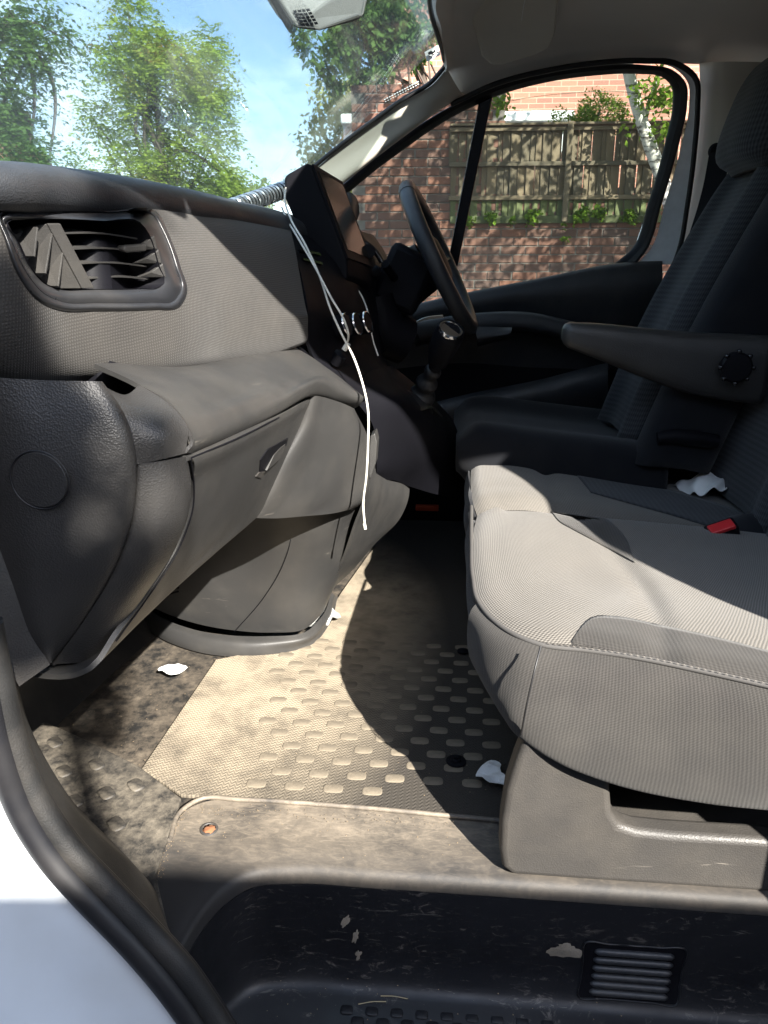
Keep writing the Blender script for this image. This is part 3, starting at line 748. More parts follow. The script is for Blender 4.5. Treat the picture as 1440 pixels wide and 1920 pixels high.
# cut the skin around the vent: keep faces outside the vent outline
skin = patch('textured_panel', SK, M['dash_cloth'], da, 220, 170, .005)
skin_bvh = bvh(skin)
VO = [(-30, 392), (120, 396), (290, 402), (312, 425), (335, 490), (348, 540), (340, 572), (300, 580), (120, 582), (75, 568), (40, 530), (10, 470), (-30, 400)]
def cut(o, outline):
    bm = bmesh.new(); bm.from_mesh(o.data)
    off = o.matrix_world.translation if False else Vector(o.location)
    q = o.parent
    while q is not None: off = off+q.location; q = q.parent
    pol = [Vector((a, b, 0)) for a, b in outline]
    rem = []
    for f in bm.faces:
        c = f.calc_center_median()+off; v = c-CP; z = v.dot(FW)
        if inside(Vector((720+FPX*v.dot(RT)/z, 960-FPX*v.dot(UP)/z, 0)), pol): rem.append(f)
    bmesh.ops.delete(bm, geom=rem, context='FACES'); bm.to_mesh(o.data); bm.free()
cut(skin, [(6, 404), (120, 402), (285, 408), (305, 430), (328, 492), (340, 540), (332, 566), (298, 573), (120, 575), (80, 560), (48, 525), (18, 465)])
# vent: ring, housing, slats
def vpl(px, py, dx=0):   # the vent lies on a vertical plane turned towards the door
    # Y from left to right of the vent
    t = (px-0)/345.0
    return at(px, py, Y=-.092+t*.245)+Vector((dx, dx*.0, 0))
ve = empty('air_vent', Vector(vpl(180, 490))-da.location); ve.parent = da; ve.location = vpl(180, 490)-da.location
def ring_patch(name, o1, o2, d1, d2, mat, parent, n=90):
    a = cr_([vpl(x, y, d1) for x, y in o1], n, True); b = cr_([vpl(x, y, d2) for x, y in o2], n, True)
    k = 6; V = []; F = []
    for j in range(k+1):
        t = j/k
        for i in range(n):
            V.append(a[i].lerp(b[i], t)+Vector((.008*math.sin(math.pi*t), -.002*math.sin(math.pi*t), 0)))
    for j in range(k):
        for i in range(n): F.append((j*n+i, j*n+(i+1) % n, (j+1)*n+(i+1) % n, (j+1)*n+i))
    return mesh(name, V, F, mat, parent)
O1 = [(-6, 400), (60, 392), (200, 394), (296, 400), (312, 430), (338, 500), (350, 552), (335, 577), (290, 581), (180, 583), (115, 582), (72, 565), (35, 520), (8, 450)]
O2 = [(2, 405), (60, 398), (200, 400), (288, 407), (303, 433), (328, 500), (338, 545), (325, 564), (285, 567), (180, 568), (122, 567), (84, 552), (48, 510), (20, 450)]
O3 = [(22, 418), (70, 412), (200, 414), (275, 422), (287, 440), (306, 500), (316, 528), (306, 538), (270, 541), (180, 542), (122, 542), (96, 533), (66, 500), (42, 450)]
def ring_on(name, o1, o2, l1, l2, mat, parent, n=120, bulge=.004, second=None):
    def on(lst, l):
        r = []
        for q in cr_([Vector((x, y, 0)) for x, y in lst], n, True):
            h = onto(skin_bvh, q.x, q.y, l); r.append(h if h is not None else vpl(q.x, q.y, l))
        return r
    a = on(o1, l1); b = on(o2, l2) if second is None else [second(q.x, q.y) for q in cr_([Vector((x, y, 0)) for x, y in o2], n, True)]
    k = 8; V = []; F = []
    for j in range(k+1):
        t = j/k
        for i in range(n):
            d = (CP-a[i]).normalized()
            V.append(a[i].lerp(b[i], t)+d*bulge*math.sin(math.pi*t))
    for j in range(k):
        for i in range(n): F.append((j*n+i, j*n+(i+1) % n, (j+1)*n+(i+1) % n, (j+1)*n+i))
    return mesh(name, V, F, mat, parent)
rg1 = ring_on('vent_surround', O1, O2, .0005, .0005, M['vent_ring'], ve, bulge=.006)
rg = ring_on('vent_frame', O2, O3, .001, 0, M['vent_ring'], ve, bulge=.006, second=lambda x, y: vpl(x, y, -.006))
# housing walls going in
a = cr_([vpl(x, y, -.004) for x, y in O3], 60, True); b = [p+Vector((-.07, 0, 0)) for p in a]
V = a+b; F = [(i, (i+1) % 60, 60+(i+1) % 60, 60+i) for i in range(60)]+[tuple(60+i for i in range(60))]
mesh('vent_housing', V, F, M['black'], ve)
# horizontal slats on the right half
for (xa, ya, xb, yb) in [(126, 436, 286, 446), (132, 467, 293, 471), (150, 494, 303, 498), (170, 523, 308, 522)]:
    A0 = vpl(xa, ya, -.018); B0 = vpl(xb, yb, -.018); mdd = (A0+B0)/2+Vector((.004, 0, .003))
    patch('slat', [[A0, mdd, B0], [A0+Vector((-.028, 0, .004)), mdd+Vector((-.028, 0, .004)), B0+Vector((-.028, 0, .004))]], M['slat'], ve, 12, 4, .0016, away=A0+Vector((0, 0, 1)))
# end pieces on the right wall
for (xa, ya) in [(288, 458), (296, 484), (304, 510)]:
    poly('slat_mount', [vpl(xa-6, ya, -.01), vpl(xa+8, ya-16, -.004), vpl(xa+14, ya+10, -.004), vpl(xa-16, ya+10, -.02)], M['slat'], ve, .004)
# adjuster tab
mtb = empty('t', (0, 0, 0)); bpy.data.objects.remove(mtb)
poly('vent_tab', [vpl(240, 461, -.004), vpl(282, 458, -.004), vpl(282, 471, -.004), vpl(246, 474, -.004), vpl(238, 470, -.004)], M['slat'], ve, .012, bevel=.002)
# angled deflector door with ribs
poly('deflector', [vpl(100, 419, -.006), vpl(121, 419, -.004), vpl(181, 541, -.002), vpl(158, 541, -.002)], M['slat'], ve, .004, bevel=.001)
poly('deflector_wall', [vpl(100, 420, -.007), vpl(159, 541, -.004), vpl(100, 541, -.035), vpl(48, 462, -.05), vpl(76, 436, -.04)], M['slat'], ve, .003, bevel=.0005)
for (xa, ya, xb, yb) in [(77, 425, 56, 480), (104, 437, 77, 512), (124, 473, 101, 536)]:
    A0 = vpl(xa, ya, -.004); B0 = vpl(xb, yb, .004)
    poly('deflector_rib', [A0, B0, B0+Vector((-.045, .012, .0)), A0+Vector((-.03, .012, -.0))], M['slat'], ve, .002, bevel=.0004)

# end panel with round cover
E0 = [(188, 715), (226, 768), (248, 825), (254, 880), (249, 955), (222, 1045), (165, 1145), (95, 1243)]
ep = patch('end_panel', [py_([(-90, 700, -.14), (-80, 800, -.14), (-70, 900, -.14), (-50, 980, -.14), (-30, 1050, -.14), (0, 1110, -.14), (40, 1180, -.138), (92, 1243, -.13)]),
    py_([(60, 712, -.13), (75, 800, -.14), (85, 880, -.145), (85, 950, -.145), (75, 1030, -.145), (70, 1100, -.142), (75, 1180, -.138), (93, 1243, -.13)]),
    [at(x, y, Y=-.115) for x, y in E0], [at(x, y, Y=-.085) for x, y in E0]], M['leather_grain'], da, 50, 30, .004)
# round cap
cc = at(75, 900, Y=-.146); cyl('round_cap', cc+Vector((0, .003, 0)), (-.02, -1, 0), .0265, .004, M['leather_grain'], ep, 48, prof=[(.0262, 0), (.0262, .0035), (.0255, .0045), (0, .005)])
tube('cap_groove', [cc+Vector((math.cos(t)*.0275, -.0006, math.sin(t)*.0275)) for t in [i*2*math.pi/24 for i in range(24)]], .0007, M['rubber'], ep, 60, 6, closed=True)
# leather strip
E1 = [(258, 872), (256, 905), (251, 960), (224, 1048), (167, 1148), (97, 1246)]
E2 = [(300, 866), (306, 910), (300, 968), (272, 1055), (210, 1155), (142, 1243)]
E3 = [(338, 858), (346, 900), (340, 965), (318, 1030), (258, 1130), (180, 1241)]
E4 = [(351, 856), (358, 905), (354, 960), (330, 1025), (268, 1122), (187, 1238)]
patch('corner_panel', [[at(x, y, Y=-.10) for x, y in E1], [at(x, y, Y=-.112) for x, y in E1], [at(x, y, Y=-.098) for x, y in E2], [at(x, y, Y=-.068) for x, y in E3], [at(x, y, Y=-.045) for x, y in E4], [at(x, y, Y=-.034) for x, y in E4]], M['leather_grain'], da, 40, 36, .004)
# shelf: near facet, sloping face with rounded lip
patch('shelf_end', [py_([(190, 722, -.08), (222, 768, -.095), (246, 822, -.098), (256, 871, -.098)]), py_([(232, 740, -.05), (270, 772, -.075), (300, 820, -.085), (300, 862, -.085)]),
    py_([(262, 722, -.01), (318, 758, -.035), (352, 806, -.05), (348, 850, -.055)])], M['leather_grain'], da, 24, 20, .004)
_s = [
    [p+Vector((-.05, 0, .01)) for p in py_([(263, 700, .02), (400, 690, .22), (480, 672, .34), (560, 645, .50), (600, 660, .60), (640, 690, .66)])],
    py_([(263, 722, -.008), (400, 700, .2), (480, 682, .34), (562, 662, .50), (610, 687, .57), (680, 742, .60)]),
    py_([(320, 760, -.035), (430, 745, .14), (510, 716, .27), (590, 690, .42), (630, 706, .52), (682, 744, .575)]),
    py_([(355, 806, -.048), (440, 775, .1), (520, 738, .235), (592, 704, .38), (635, 716, .49), (681, 746, .56)]),
    py_([(362, 830, -.05), (445, 795, .085), (520, 760, .22), (590, 724, .365), (635, 735, .48), (680, 752, .55)]),
    py_([(360, 848, -.045), (440, 815, .09), (520, 775, .225), (586, 740, .37), (628, 750, .485), (668, 764, .56)]),
    [p+Vector((-.03, .0, .0)) for p in py_([(356, 852, -.04), (440, 818, .10), (520, 778, .235), (584, 743, .38), (622, 752, .50), (662, 766, .57)])]]
_s[1:4] = flat(_s[1:4], .5)
sh = patch('shelf', _s, M['dash_lower'], da, 60, 60, .005, idx=True)
patch('shelf_edge', [py_([(262, 721, -.01), (318, 757, -.037), (355, 808, -.05), (363, 830, -.052), (349, 850, -.056)]), py_([(265, 722, -.008), (322, 758, -.033), (358, 808, -.047), (366, 830, -.049), (360, 850, -.045)])], M['leather_grain'], da, 24, 6, .004)
# glovebox lid
_g = [
    [p+Vector((-.03, 0, 0)) for p in py_([(353, 856, -.035), (440, 820, .10), (520, 780, .235), (585, 745, .38)])],
    py_([(355, 856, -.042), (440, 820, .10), (520, 780, .235), (585, 745, .38)]),
    py_([(362, 905, -.047), (440, 862, .085), (520, 812, .22), (578, 770, .37)]),
    py_([(358, 960, -.053), (430, 915, .075), (505, 862, .21), (560, 812, .36)]),
    py_([(334, 1025, -.06), (405, 975, .06), (475, 915, .195), (535, 868, .35)]),
    py_([(272, 1122, -.075), (350, 1060, .045), (430, 985, .185), (508, 920, .345)]),
    py_([(215, 1200, -.09), (300, 1122, .035), (390, 1035, .18), (490, 958, .345)]),
    py_([(190, 1240, -.095), (270, 1160, .03), (370, 1066, .175), (480, 972, .345)]),
    ]
_g = flat(_g, .22)
_g[0] = [p+Vector((-.03, 0, 0)) for p in _g[1]]
_g.append([p+Vector((-.16, 0, -.01)) for p in _g[-1]])
gl = patch('glovebox_lid', _g, M['dash_lower'], da, 60, 70, .006)
gl_bvh = bvh(gl)
for nm_, ln in (('lid_gap', [(355, 856), (440, 820), (520, 780), (583, 746)]), ('lid_gap', [(354, 858), (360, 905), (356, 960), (332, 1025), (270, 1122), (214, 1199), (190, 1238)])):
    pp = [onto(gl_bvh, x+3, y+3, .0001) for x, y in ln]; pp = [q for q in pp if q is not None]
    if len(pp) > 2: tube(nm_, pp, .0012, M['black'], gl, 40, 6)
gh = patch('glovebox_handle', [[onto(gl_bvh, x, y, l) for x, y, l in r] for r in ([(512, 852, .002), (523, 840, .002), (533, 832, .002)], [(504, 866, .003), (516, 854, .003), (530, 842, .003)], [(496, 880, .004), (508, 870, .004), (520, 858, .004)])], M['dash_lower'], gl, 12, 10, .003)
poly('handle_recess', [onto(gl_bvh, a, b, .0012) for a, b, c in [(485, 888, .226), (487, 862, .232), (501, 842, .242), (539, 821, .284), (536, 834, .268), (506, 866, .246), (494, 886, .23)]], M['black'], gl, .002, bevel=0)
poly('lock_plate', [onto(gl_bvh, a, b, .0015) for a, b, c in [(478, 893, .215), (486, 884, .222), (497, 883, .23), (488, 896, .222)]], M['seat_base'], gl, .002, bevel=.0005)
# knee bolster
_k = [
    [p+Vector((-.04, .02, 0)) for p in py_([(588, 742, .39), (575, 790, .39), (535, 860, .38), (500, 925, .375), (466, 970, .37)])],
    py_([(588, 742, .385), (575, 790, .38), (535, 860, .37), (500, 925, .365), (466, 970, .36)]),
    py_([(610, 746, .42), (600, 810, .415), (575, 880, .41), (545, 935, .40), (510, 972, .39)]),
    py_([(640, 755, .47), (640, 820, .47), (625, 890, .47), (600, 940, .46), (570, 968, .45)]),
    py_([(662, 765, .52), (676, 818, .53), (668, 890, .535), (650, 935, .53), (628, 962, .52)]),
    py_([(664, 766, .545), (688, 828, .56), (690, 880, .57), (678, 940, .57), (655, 956, .56)]),
    py_([(664, 766, .60), (692, 828, .62), (694, 880, .63), (682, 940, .63), (658, 958, .62)])]
_k[1:5] = flat(_k[1:5], .45)
kb = patch('knee_bolster', _k, M['dash_lower'], da, 44, 50, .006)
patch('bolster_underside', [py_([(466, 970, .36), (510, 972, .39), (570, 968, .45), (628, 962, .52), (658, 957, .58)]), [p+Vector((-.1, .1, 0)) for p in py_([(466, 968, .36), (510, 970, .39), (570, 966, .45), (628, 960, .52), (658, 955, .58)])]], M['dash_lower'], da, 20, 6, .004, away=(0, -.5, 0))
# lower console
lc = patch('console_side', [
    [at(200, 1060, Y=.62), at(300, 1030, Y=.60), at(400, 960, Y=.58), at(480, 930, Y=.53), at(545, 930, Y=.52), at(640, 930, Y=.56), at(675, 925, Y=.61), at(685, 920, Y=.70)],
    [at(200, 1075, Y=.65), at(300, 1050, Y=.63), at(400, 1000, Y=.60), at(470, 990, Y=.57), at(545, 990, Y=.55), at(625, 985, Y=.58), at(652, 975, Y=.63), at(672, 960, Y=.72)],
    [at(215, 1090, Y=.68), at(300, 1090, Y=.65), at(390, 1080, Y=.62), at(455, 1080, Y=.61), at(530, 1082, Y=.60), at(600, 1070, Y=.62), at(636, 1050, Y=.66), at(655, 1040, Y=.74)],
    [at(235, 1110, Y=.70), at(310, 1150, Y=.67), at(380, 1172, Y=.655), at(440, 1182, Y=.645), at(510, 1186, Y=.64), at(570, 1180, Y=.65), at(600, 1155, Y=.69), at(618, 1120, Y=.78)]],
    M['dash_lower'], da, 60, 30, .006)
tube('console_seam', [at(a, b, Y=c) for a, b, c in [(546, 972, .549), (545, 1010, .562), (530, 1060, .585), (495, 1120, .61), (440, 1184, .638)]], .0008, M['black'], lc, 30, 6)
for i in range(5):
    t = i/4
    tube('console_slot', [at(312+t*2-i, 1088+i*7, Y=.645), at(336-t*2, 1084+i*7-3, Y=.632)], .0022, M['black'], lc, 4, 6, spline=False)
# foot collar of the console on the floor
col_o = patch('console_collar', [
    [at(250, 1120, Z=.035), at(320, 1166, Z=.035), at(400, 1188, Z=.035), at(500, 1193, Z=.035), at(565, 1188, Z=.035), at(600, 1160, Z=.035), at(622, 1110, Z=.035)],
    [at(252, 1135, Z=.028), at(318, 1180, Z=.028), at(400, 1202, Z=.028), at(500, 1207, Z=.028), at(570, 1198, Z=.028), at(608, 1165, Z=.028), at(626, 1115, Z=.028)],
    [at(254, 1150, Z=.01), at(318, 1198, Z=.01), at(400, 1220, Z=.01), at(500, 1223, Z=.01), at(575, 1208, Z=.01), at(612, 1172, Z=.01), at(630, 1118, Z=.01)],
    [at(254, 1160, Z=.0), at(318, 1205, Z=.0), at(400, 1228, Z=.0), at(500, 1231, Z=.0), at(580, 1215, Z=.0), at(618, 1176, Z=.0), at(636, 1120, Z=.0)]], M['dash_lower'], da, 50, 16, .004)
# right flank of the console
patch('console_flank', [
    [at(693, 868, Y=.64), at(720, 880, Y=.74), at(752, 898, Y=.85), at(768, 914, Y=.92)],
    [at(690, 920, Y=.62), at(715, 925, Y=.72), at(745, 930, Y=.83), at(767, 928, Y=.91)],
    [at(668, 985, Y=.63), at(695, 985, Y=.72), at(722, 980, Y=.82), at(750, 972, Y=.90)],
    [at(645, 1050, Y=.66), at(668, 1040, Y=.73), at(690, 1028, Y=.81), at(705, 1018, Y=.88)],
    [at(608, 1116, Y=.72), at(622, 1104, Y=.77), at(645, 1085, Y=.82), at(665, 1065, Y=.86)]], M['dash_lower'], da, 24, 36, .006)
poly('console_lug', [at(a, b, Y=.585) for a, b in [(694, 818), (703, 812), (707, 830), (704, 870), (694, 900), (690, 885)]], M['dash_lower'], da, .05, bevel=.002)
# core that keeps light out behind the skins
box('dash_core', (-.72, .05, .40), (-.37, 1.45, .80), M['black'], da, .02)
box('dash_core', (-.74, .80, .0), (-.45, 1.0, .42), M['black'], da, .02)

# ---- centre stack (black)
def P3(l): return [at(a, b, Y=c) for a, b, c in l]
patch('centre_stack', [
    P3([(545, 436, .66), (552, 470, .60), (566, 520, .56), (577, 580, .53), (578, 640, .53), (600, 690, .56), (680, 750, .60)]),
    P3([(560, 436, .70), (580, 470, .66), (600, 520, .63), (618, 580, .62), (625, 640, .63), (650, 680, .65), (700, 745, .66)]),
    P3([(600, 440, .80), (640, 480, .78), (660, 530, .76), (672, 580, .76), (680, 640, .76), (700, 670, .76), (722, 700, .76)]),
    P3([(680, 440, 1.0), (700, 480, 1.0), (705, 530, .98), (708, 580, .95), (712, 640, .9), (718, 670, .88), (735, 700, .86)])], M['black'], da, 50, 40, .005)
for i in range(5):
    t = i/4
    patch('centre_vent_slat', [P3([(563+22*t*.9, 466+i*17, .60), (600+14*t, 474+i*17, .66)]), P3([(566+22*t*.9, 471+i*17, .60), (602+14*t, 479+i*17, .66)])], M['gloss_black'], da, 4, 3, .006)
for i, (px, py) in enumerate([(640, 611), (660, 610), (679, 607)]):
    ce = at(px, py, Y=.645+.04*i)
    ax = Vector((.93, -.25, .28)).normalized()
    kn = cyl('dial', ce, ax, .02, .02, M['black'], da, 32, prof=[(.021, -.01), (.021, .010), (.018, .014), (0, .014)])
    cyl('dial_rim', ce+ax*.010, ax, .021, .004, M['chrome'], kn, 32, prof=[(.0212, 0), (.0224, .002), (.0212, .004), (.0192, .0045), (.019, .001)])
# lower console top with gear gaiter plate
patch('gear_console', [
    P3([(668, 752, .60), (700, 800, .64), (705, 850, .66), (706, 885, .68), (700, 900, .70)]),
    P3([(676, 730, .62), (740, 770, .68), (745, 830, .72), (742, 880, .76), (735, 900, .78)]),
    P3([(690, 700, .68), (780, 765, .76), (800, 800, .80), (800, 860, .86), (768, 912, .90)]),
    P3([(715, 690, .76), (808, 770, .86), (832, 793, .90), (845, 860, .95), (835, 930, 1.0)]),
    P3([(735, 685, .9), (830, 765, .98), (850, 790, 1.02), (870, 860, 1.05), (880, 930, 1.08)])], M['black'], da, 40, 40, .006)
patch('usb_shelf', [P3([(560, 648, .54), (600, 650, .62), (650, 655, .72)]), P3([(600, 680, .55), (640, 685, .62), (690, 690, .72)]), P3([(678, 745, .58), (690, 735, .64), (716, 705, .76)])], M['black'], da, 16, 14, .005)
plug = empty('charger_plug', at(636, 662, Y=.575)-da.location); plug.parent = da
cyl('charger_body', at(630, 678, Y=.58), (at(648, 652, Y=.57)-at(630, 678, Y=.58)), .011, .02, M['black'], plug, 20, prof=[(0, -.004), (.010, -.004), (.011, .002), (.0125, .012), (.0125, .018), (.008, .020), (0, .02)])
cyl('cable_plug', at(645, 656, Y=.572), (at(655, 640, Y=.57)-at(645, 656, Y=.572)), .005, .014, M['cable'], plug, 12)
# ---- gear lever
gl_ = empty('gear_lever', at(800, 740, Y=.86)); tag(gl_, 'black gear lever with round silver topped knob and leather gaiter', 'gear lever')
p0 = at(788, 755, Y=.86); p1 = at(815, 690, Y=.80); p2 = at(826, 660, Y=.78); p3 = at(845, 618, Y=.75)
tube('gaiter', [at(780, 775, Y=.86), at(790, 745, Y=.855), at(803, 712, Y=.83), at(815, 690, Y=.81)], lambda t: .035-.021*t+.003*math.sin(t*22), M['rubber'], gl_, 30, 20)
tube('shaft', [p1, p2], .0135, M['black'], gl_, 10, 16)
tube('knob', [at(820, 680, Y=.80), at(828, 656, Y=.78), at(838, 635, Y=.765), at(846, 616, Y=.75)], lambda t: .0205+.010*math.sin(min(1, t*1.15)*1.7)-.004*max(0, t-.85)*6, M['black'], gl_, 24, 24)
ax = (p3-p2).normalized()
cyl('knob_cap', p3-ax*.004, ax, .0215, .01, M['chrome'], gl_, 32, prof=[(.0265, -.003), (.0265, .003), (.024, .007), (.020, .0075), (.0195, .006), (0, .006)])
patch('console_tray', [P3([(700, 715, .74), (720, 700, .78), (740, 720, .82)]), P3([(740, 745, .74), (765, 735, .80), (790, 745, .84)]), P3([(790, 770, .78), (815, 765, .84), (830, 780, .88)])], M['rubber'], da, 10, 10, .003)
# ---- tablet / navigation unit on the dash
tbx = empty('dash_screen', at(600, 430, Y=.8)); tag(tbx, 'black box shaped navigation screen mounted above the centre of the dashboard', 'screen')
fl_ = P3([(533, 330, .72), (575, 304, .80), (590, 308, .80), (607, 370, .765), (628, 485, .71), (640, 530, .70), (622, 560, .66), (600, 520, .66)])
# side plate (towards the passenger door), thick body goes to driver side
SL = P3([(532, 332, .74), (538, 326, .745), (574, 305, .76), (584, 308, .762), (650, 485, .72), (652, 520, .72), (622, 556, .70), (612, 545, .70), (575, 470, .71), (533, 370, .735)])
SL = [at(x, y, Y=.73) for x, y in [(532, 332), (538, 326), (574, 305), (584, 308), (650, 485), (652, 520), (622, 556), (612, 545), (575, 470), (533, 370)]]
EX = Vector((.038, .135, -.016)); SR = [p+EX for p in SL]
V = SL+SR; k = len(SL)
F = [tuple(range(k)), tuple(range(2*k-1, k-1, -1))]+[(i, k+i, k+(i+1) % k, (i+1) % k) for i in range(k)]
hs = mesh('housing', V, F, M['black'], tbx, False); bm = bmesh.new(); bm.from_mesh(hs.data); bmesh.ops.recalc_face_normals(bm, faces=bm.faces); bm.to_mesh(hs.data); bm.free()
bv = hs.modifiers.new('b', 'BEVEL'); bv.width = .006; bv.segments = 3; bv.limit_method = 'ANGLE'; bv.angle_limit = R(25)
# screen face
def off(p, d=.0035): return p+Vector((d, -d*.5, 0))
sa, sb = SL[3], SL[4]; su = EX; sv = sb-sa; sn = su.cross(sv).normalized(); sn = sn if sn.x > 0 else -sn
def sq(u, v, l): return sa+su*u+sv*v+sn*l
poly('screen_bezel', [sq(u, v, .0035) for u, v in [(.0, .0), (1, .0), (1, 1), (.0, 1)]], M['black'], tbx, .004, bevel=.001)
poly('screen_glass', [sq(u, v, .0050) for u, v in [(.09, .06), (.91, .06), (.91, .90), (.09, .90)]], M['screen'], tbx, .0012, bevel=0)
patch('screen_mount', [P3([(622, 520, .70), (650, 516, .76), (684, 512, .84)]), P3([(628, 534, .70), (655, 530, .76), (680, 526, .84)])], M['black'], tbx, 10, 6, .02)
# mount socket and phone cradle to the right
mc = empty('phone_cradle', at(695, 490, Y=.9)); tag(mc, 'small black phone cradle arm clipped beside the navigation screen', 'phone holder')
tube('cradle_arm', P3([(684, 455, .88), (696, 464, .88), (708, 478, .88), (716, 492, .88)]), .006, M['gloss_black'], mc, 16, 10)
cyl('cradle_knob', at(688, 475, Y=.87), (.3, -1, .2), .014, .02, M['black'], mc, 24)
tube('cradle_base', P3([(690, 505, .9), (700, 512, .9), (712, 505, .9)]), .011, M['black'], mc, 10, 12)
# instrument hood (grey) behind the screen, and door mirror beyond
hood = patch('instrument_hood', [P3([(632, 372, 1.0), (655, 360, 1.02), (672, 380, 1.05), (674, 400, 1.05)]), P3([(640, 400, .99), (658, 385, 1.0), (668, 395, 1.04), (670, 412, 1.05)]), P3([(650, 440, .98), (660, 430, .99), (664, 425, 1.02), (665, 425, 1.04)])], M['dash'], da, 16, 14, .02)
patch('instrument_panel', [P3([(560, 400, .85), (640, 420, 1.0), (672, 432, 1.1), (700, 440, 1.35)]), P3([(620, 480, .85), (680, 470, .98), (700, 470, 1.1), (720, 470, 1.4)]), P3([(660, 600, .85), (700, 560, .95), (740, 560, 1.1), (760, 560, 1.4)]), P3([(690, 690, .85), (720, 660, .95), (760, 650, 1.1), (790, 640, 1.4)])], M['black'], da, 30, 30, .006)
# cable set
ca = empty('charging_cable', at(600, 500, Y=.66)); tag(ca, 'white charging cables looped down from the navigation screen over the dashboard', 'cable')
tube('cable_strand', P3([(528, 388, .70), (533, 400, .695), (555, 440, .62), (590, 500, .575), (622, 560, .55), (645, 600, .545), (653, 625, .55), (650, 648, .57)]), .0019, M['cable'], ca, 80, 8)
tube('cable_strand', P3([(536, 352, .70), (534, 372, .69), (545, 410, .66), (572, 458, .61), (600, 520, .575), (620, 580, .55), (640, 625, .54), (662, 668, .54), (680, 720, .525), (690, 770, .50), (690, 830, .49), (687, 890, .49), (681, 950, .50), (684, 985, .50)]), .0019, M['cable'], ca, 120, 8)
tube('cable_end', P3([(683, 982, .50), (685, 992, .50)]), .0028, M['cable'], ca, 6, 8)
tube('cable_strand', P3([(664, 535, .80), (674, 548, .79), (688, 580, .77), (694, 610, .76), (700, 640, .75), (709, 667, .74)]), .0017, M['cable'], ca, 50, 8)
# ribbed hose behind the dash top
ho = empty('coiled_cable', at(490, 370, Y=.9)); tag(ho, 'black coiled cable with shiny rings lying along the windscreen behind the dashboard', 'cable')
Q = cr_(P3([(430, 392, .74), (470, 378, .82), (510, 364, .9), (560, 346, .98)]), 60)
tube('cable_core', Q, .0135, M['rubber'], ho, 60, 12)
hx = []; tot = 1200
for i in range(tot):
    t = i/(tot-1); s = t*59; j = min(58, int(s)); p = Q[j].lerp(Q[j+1], s-j); d = (Q[j+1]-Q[j]).normalized()
    u = d.cross(Vector((0, 0, 1))).normalized(); v = d.cross(u); a_ = t*2*math.pi*22
    hx.append(p+(u*math.cos(a_)+v*math.sin(a_))*.0155)
tube('cable_coil', hx, .0026, simple('silver_coil', (.62, .64, .66), .25, .8), ho, seg=5, spline=False)

# ============================================================ steering wheel and column
Y0 = 1.08
wt = at(760, 343, Y=Y0); wb = at(886, 622, Y=Y0); wc = (wt+wb)/2; wd = (wt-wb).normalized(); WR = (wt-wb).length/2-.014
sw = empty('steering_wheel', wc); tag(sw, 'black steering wheel seen edge on with a grey lower spoke', 'steering wheel')
ya = (Vector((.09, 1, 0))).normalized(); ya = (ya-wd*ya.dot(wd)).normalized(); wn = ya.cross(wd).normalized()     # wheel axis
if wn.x < 0: wn = -wn
tube('rim', [wc+wd*math.cos(t)*WR+ya*math.sin(t)*WR for t in [i*2*math.pi/32 for i in range(32)]], .0185, M['dash_top'], sw, 120, 16, closed=True)
for a_ in (R(90), R(-90), R(160), R(200)):
    d = wd*math.cos(a_)+ya*math.sin(a_)
    tube('spoke', [wc-wn*.02+d*.05, wc-wn*.012+d*(WR*.6), wc+d*(WR-.004)], lambda t: .02-.004*t, M['slat'], sw, 14, 12, rx=.4)
tube('rim_seam', [wc+wd*math.cos(R(-28))*(WR)+ya*math.sin(R(-28))*WR+(Vector((0, 0, 0))+(wd*math.cos(R(-28))+ya*math.sin(R(-28)))*math.cos(t)*.0188+wn*math.sin(t)*.0188) for t in [i*2*math.pi/16 for i in range(16)]], .0006, M['rubber'], sw, 30, 5, closed=True)
cyl('hub', wc-wn*.03, wn, .065, .05, M['black'], sw, 36, prof=[(0, 0), (.05, 0), (.068, .012), (.066, .03), (.045, .042), (0, .046)])
cl = empty('steering_column', wc-wn*.12); tag(cl, 'black steering column shroud behind the wheel with stalk', 'steering column')
q0 = at(700, 545, Y=1.05)
tube('shroud', [wc-wn*.03, wc-wn*.09+Vector((0, 0, -.01)), wc-wn*.16+Vector((0, 0, -.03)), wc-wn*.26+Vector((0, 0, -.06))], lambda t: .058+.02*t, M['black'], cl, 20, 20, rx=1.0)
box('column_cover', (-.06, -.055, -.075), (.05, .055, .06), M['black'], cl, .015, Matrix.Translation(at(765, 520, Y=1.03)) @ Matrix.Rotation(R(25), 4, 'Y'))
tube('stalk', P3([(745, 528, 1.0), (728, 505, .93), (722, 495, .90)]), .009, M['black'], cl, 14, 12)
tube('lower_cover', P3([(700, 560, 1.0), (720, 620, 1.0), (760, 640, 1.02)]), .055, M['black'], cl, 14, 16)
# ============================================================ cab shell: far door, pillars, roof, windscreen
def yw(py): return 1.50-(550-py)/400*.10
def W3(l, d=0): return [at(a, b, Y=yw(b)+d) for a, b in l]
do = empty('driver_door', W3([(1050, 560)])[0]); tag(do, 'driver side van door with quarter window, black seals and dark plastic panel', 'door')
OUT = [(560, 402), (600, 375), (640, 348), (690, 305), (734, 271), (790, 232), (848, 198), (890, 177), (933, 160), (1018, 137), (1112, 124), (1207, 122), (1262, 132), (1287, 158), (1288, 200), (1272, 275), (1240, 385), (1212, 470), (1195, 492)]
GIN = [(575, 425), (615, 392), (655, 360), (706, 318), (755, 282), (810, 243), (858, 214), (896, 196), (930, 181), (1018, 156), (1112, 142), (1200, 139), (1240, 144), (1260, 164), (1261, 195), (1245, 275), (1214, 385), (1186, 465), (1150, 496)]
MID = [((a[0]+b[0])/2, (a[1]+b[1])/2) for a, b in zip(OUT, GIN)]
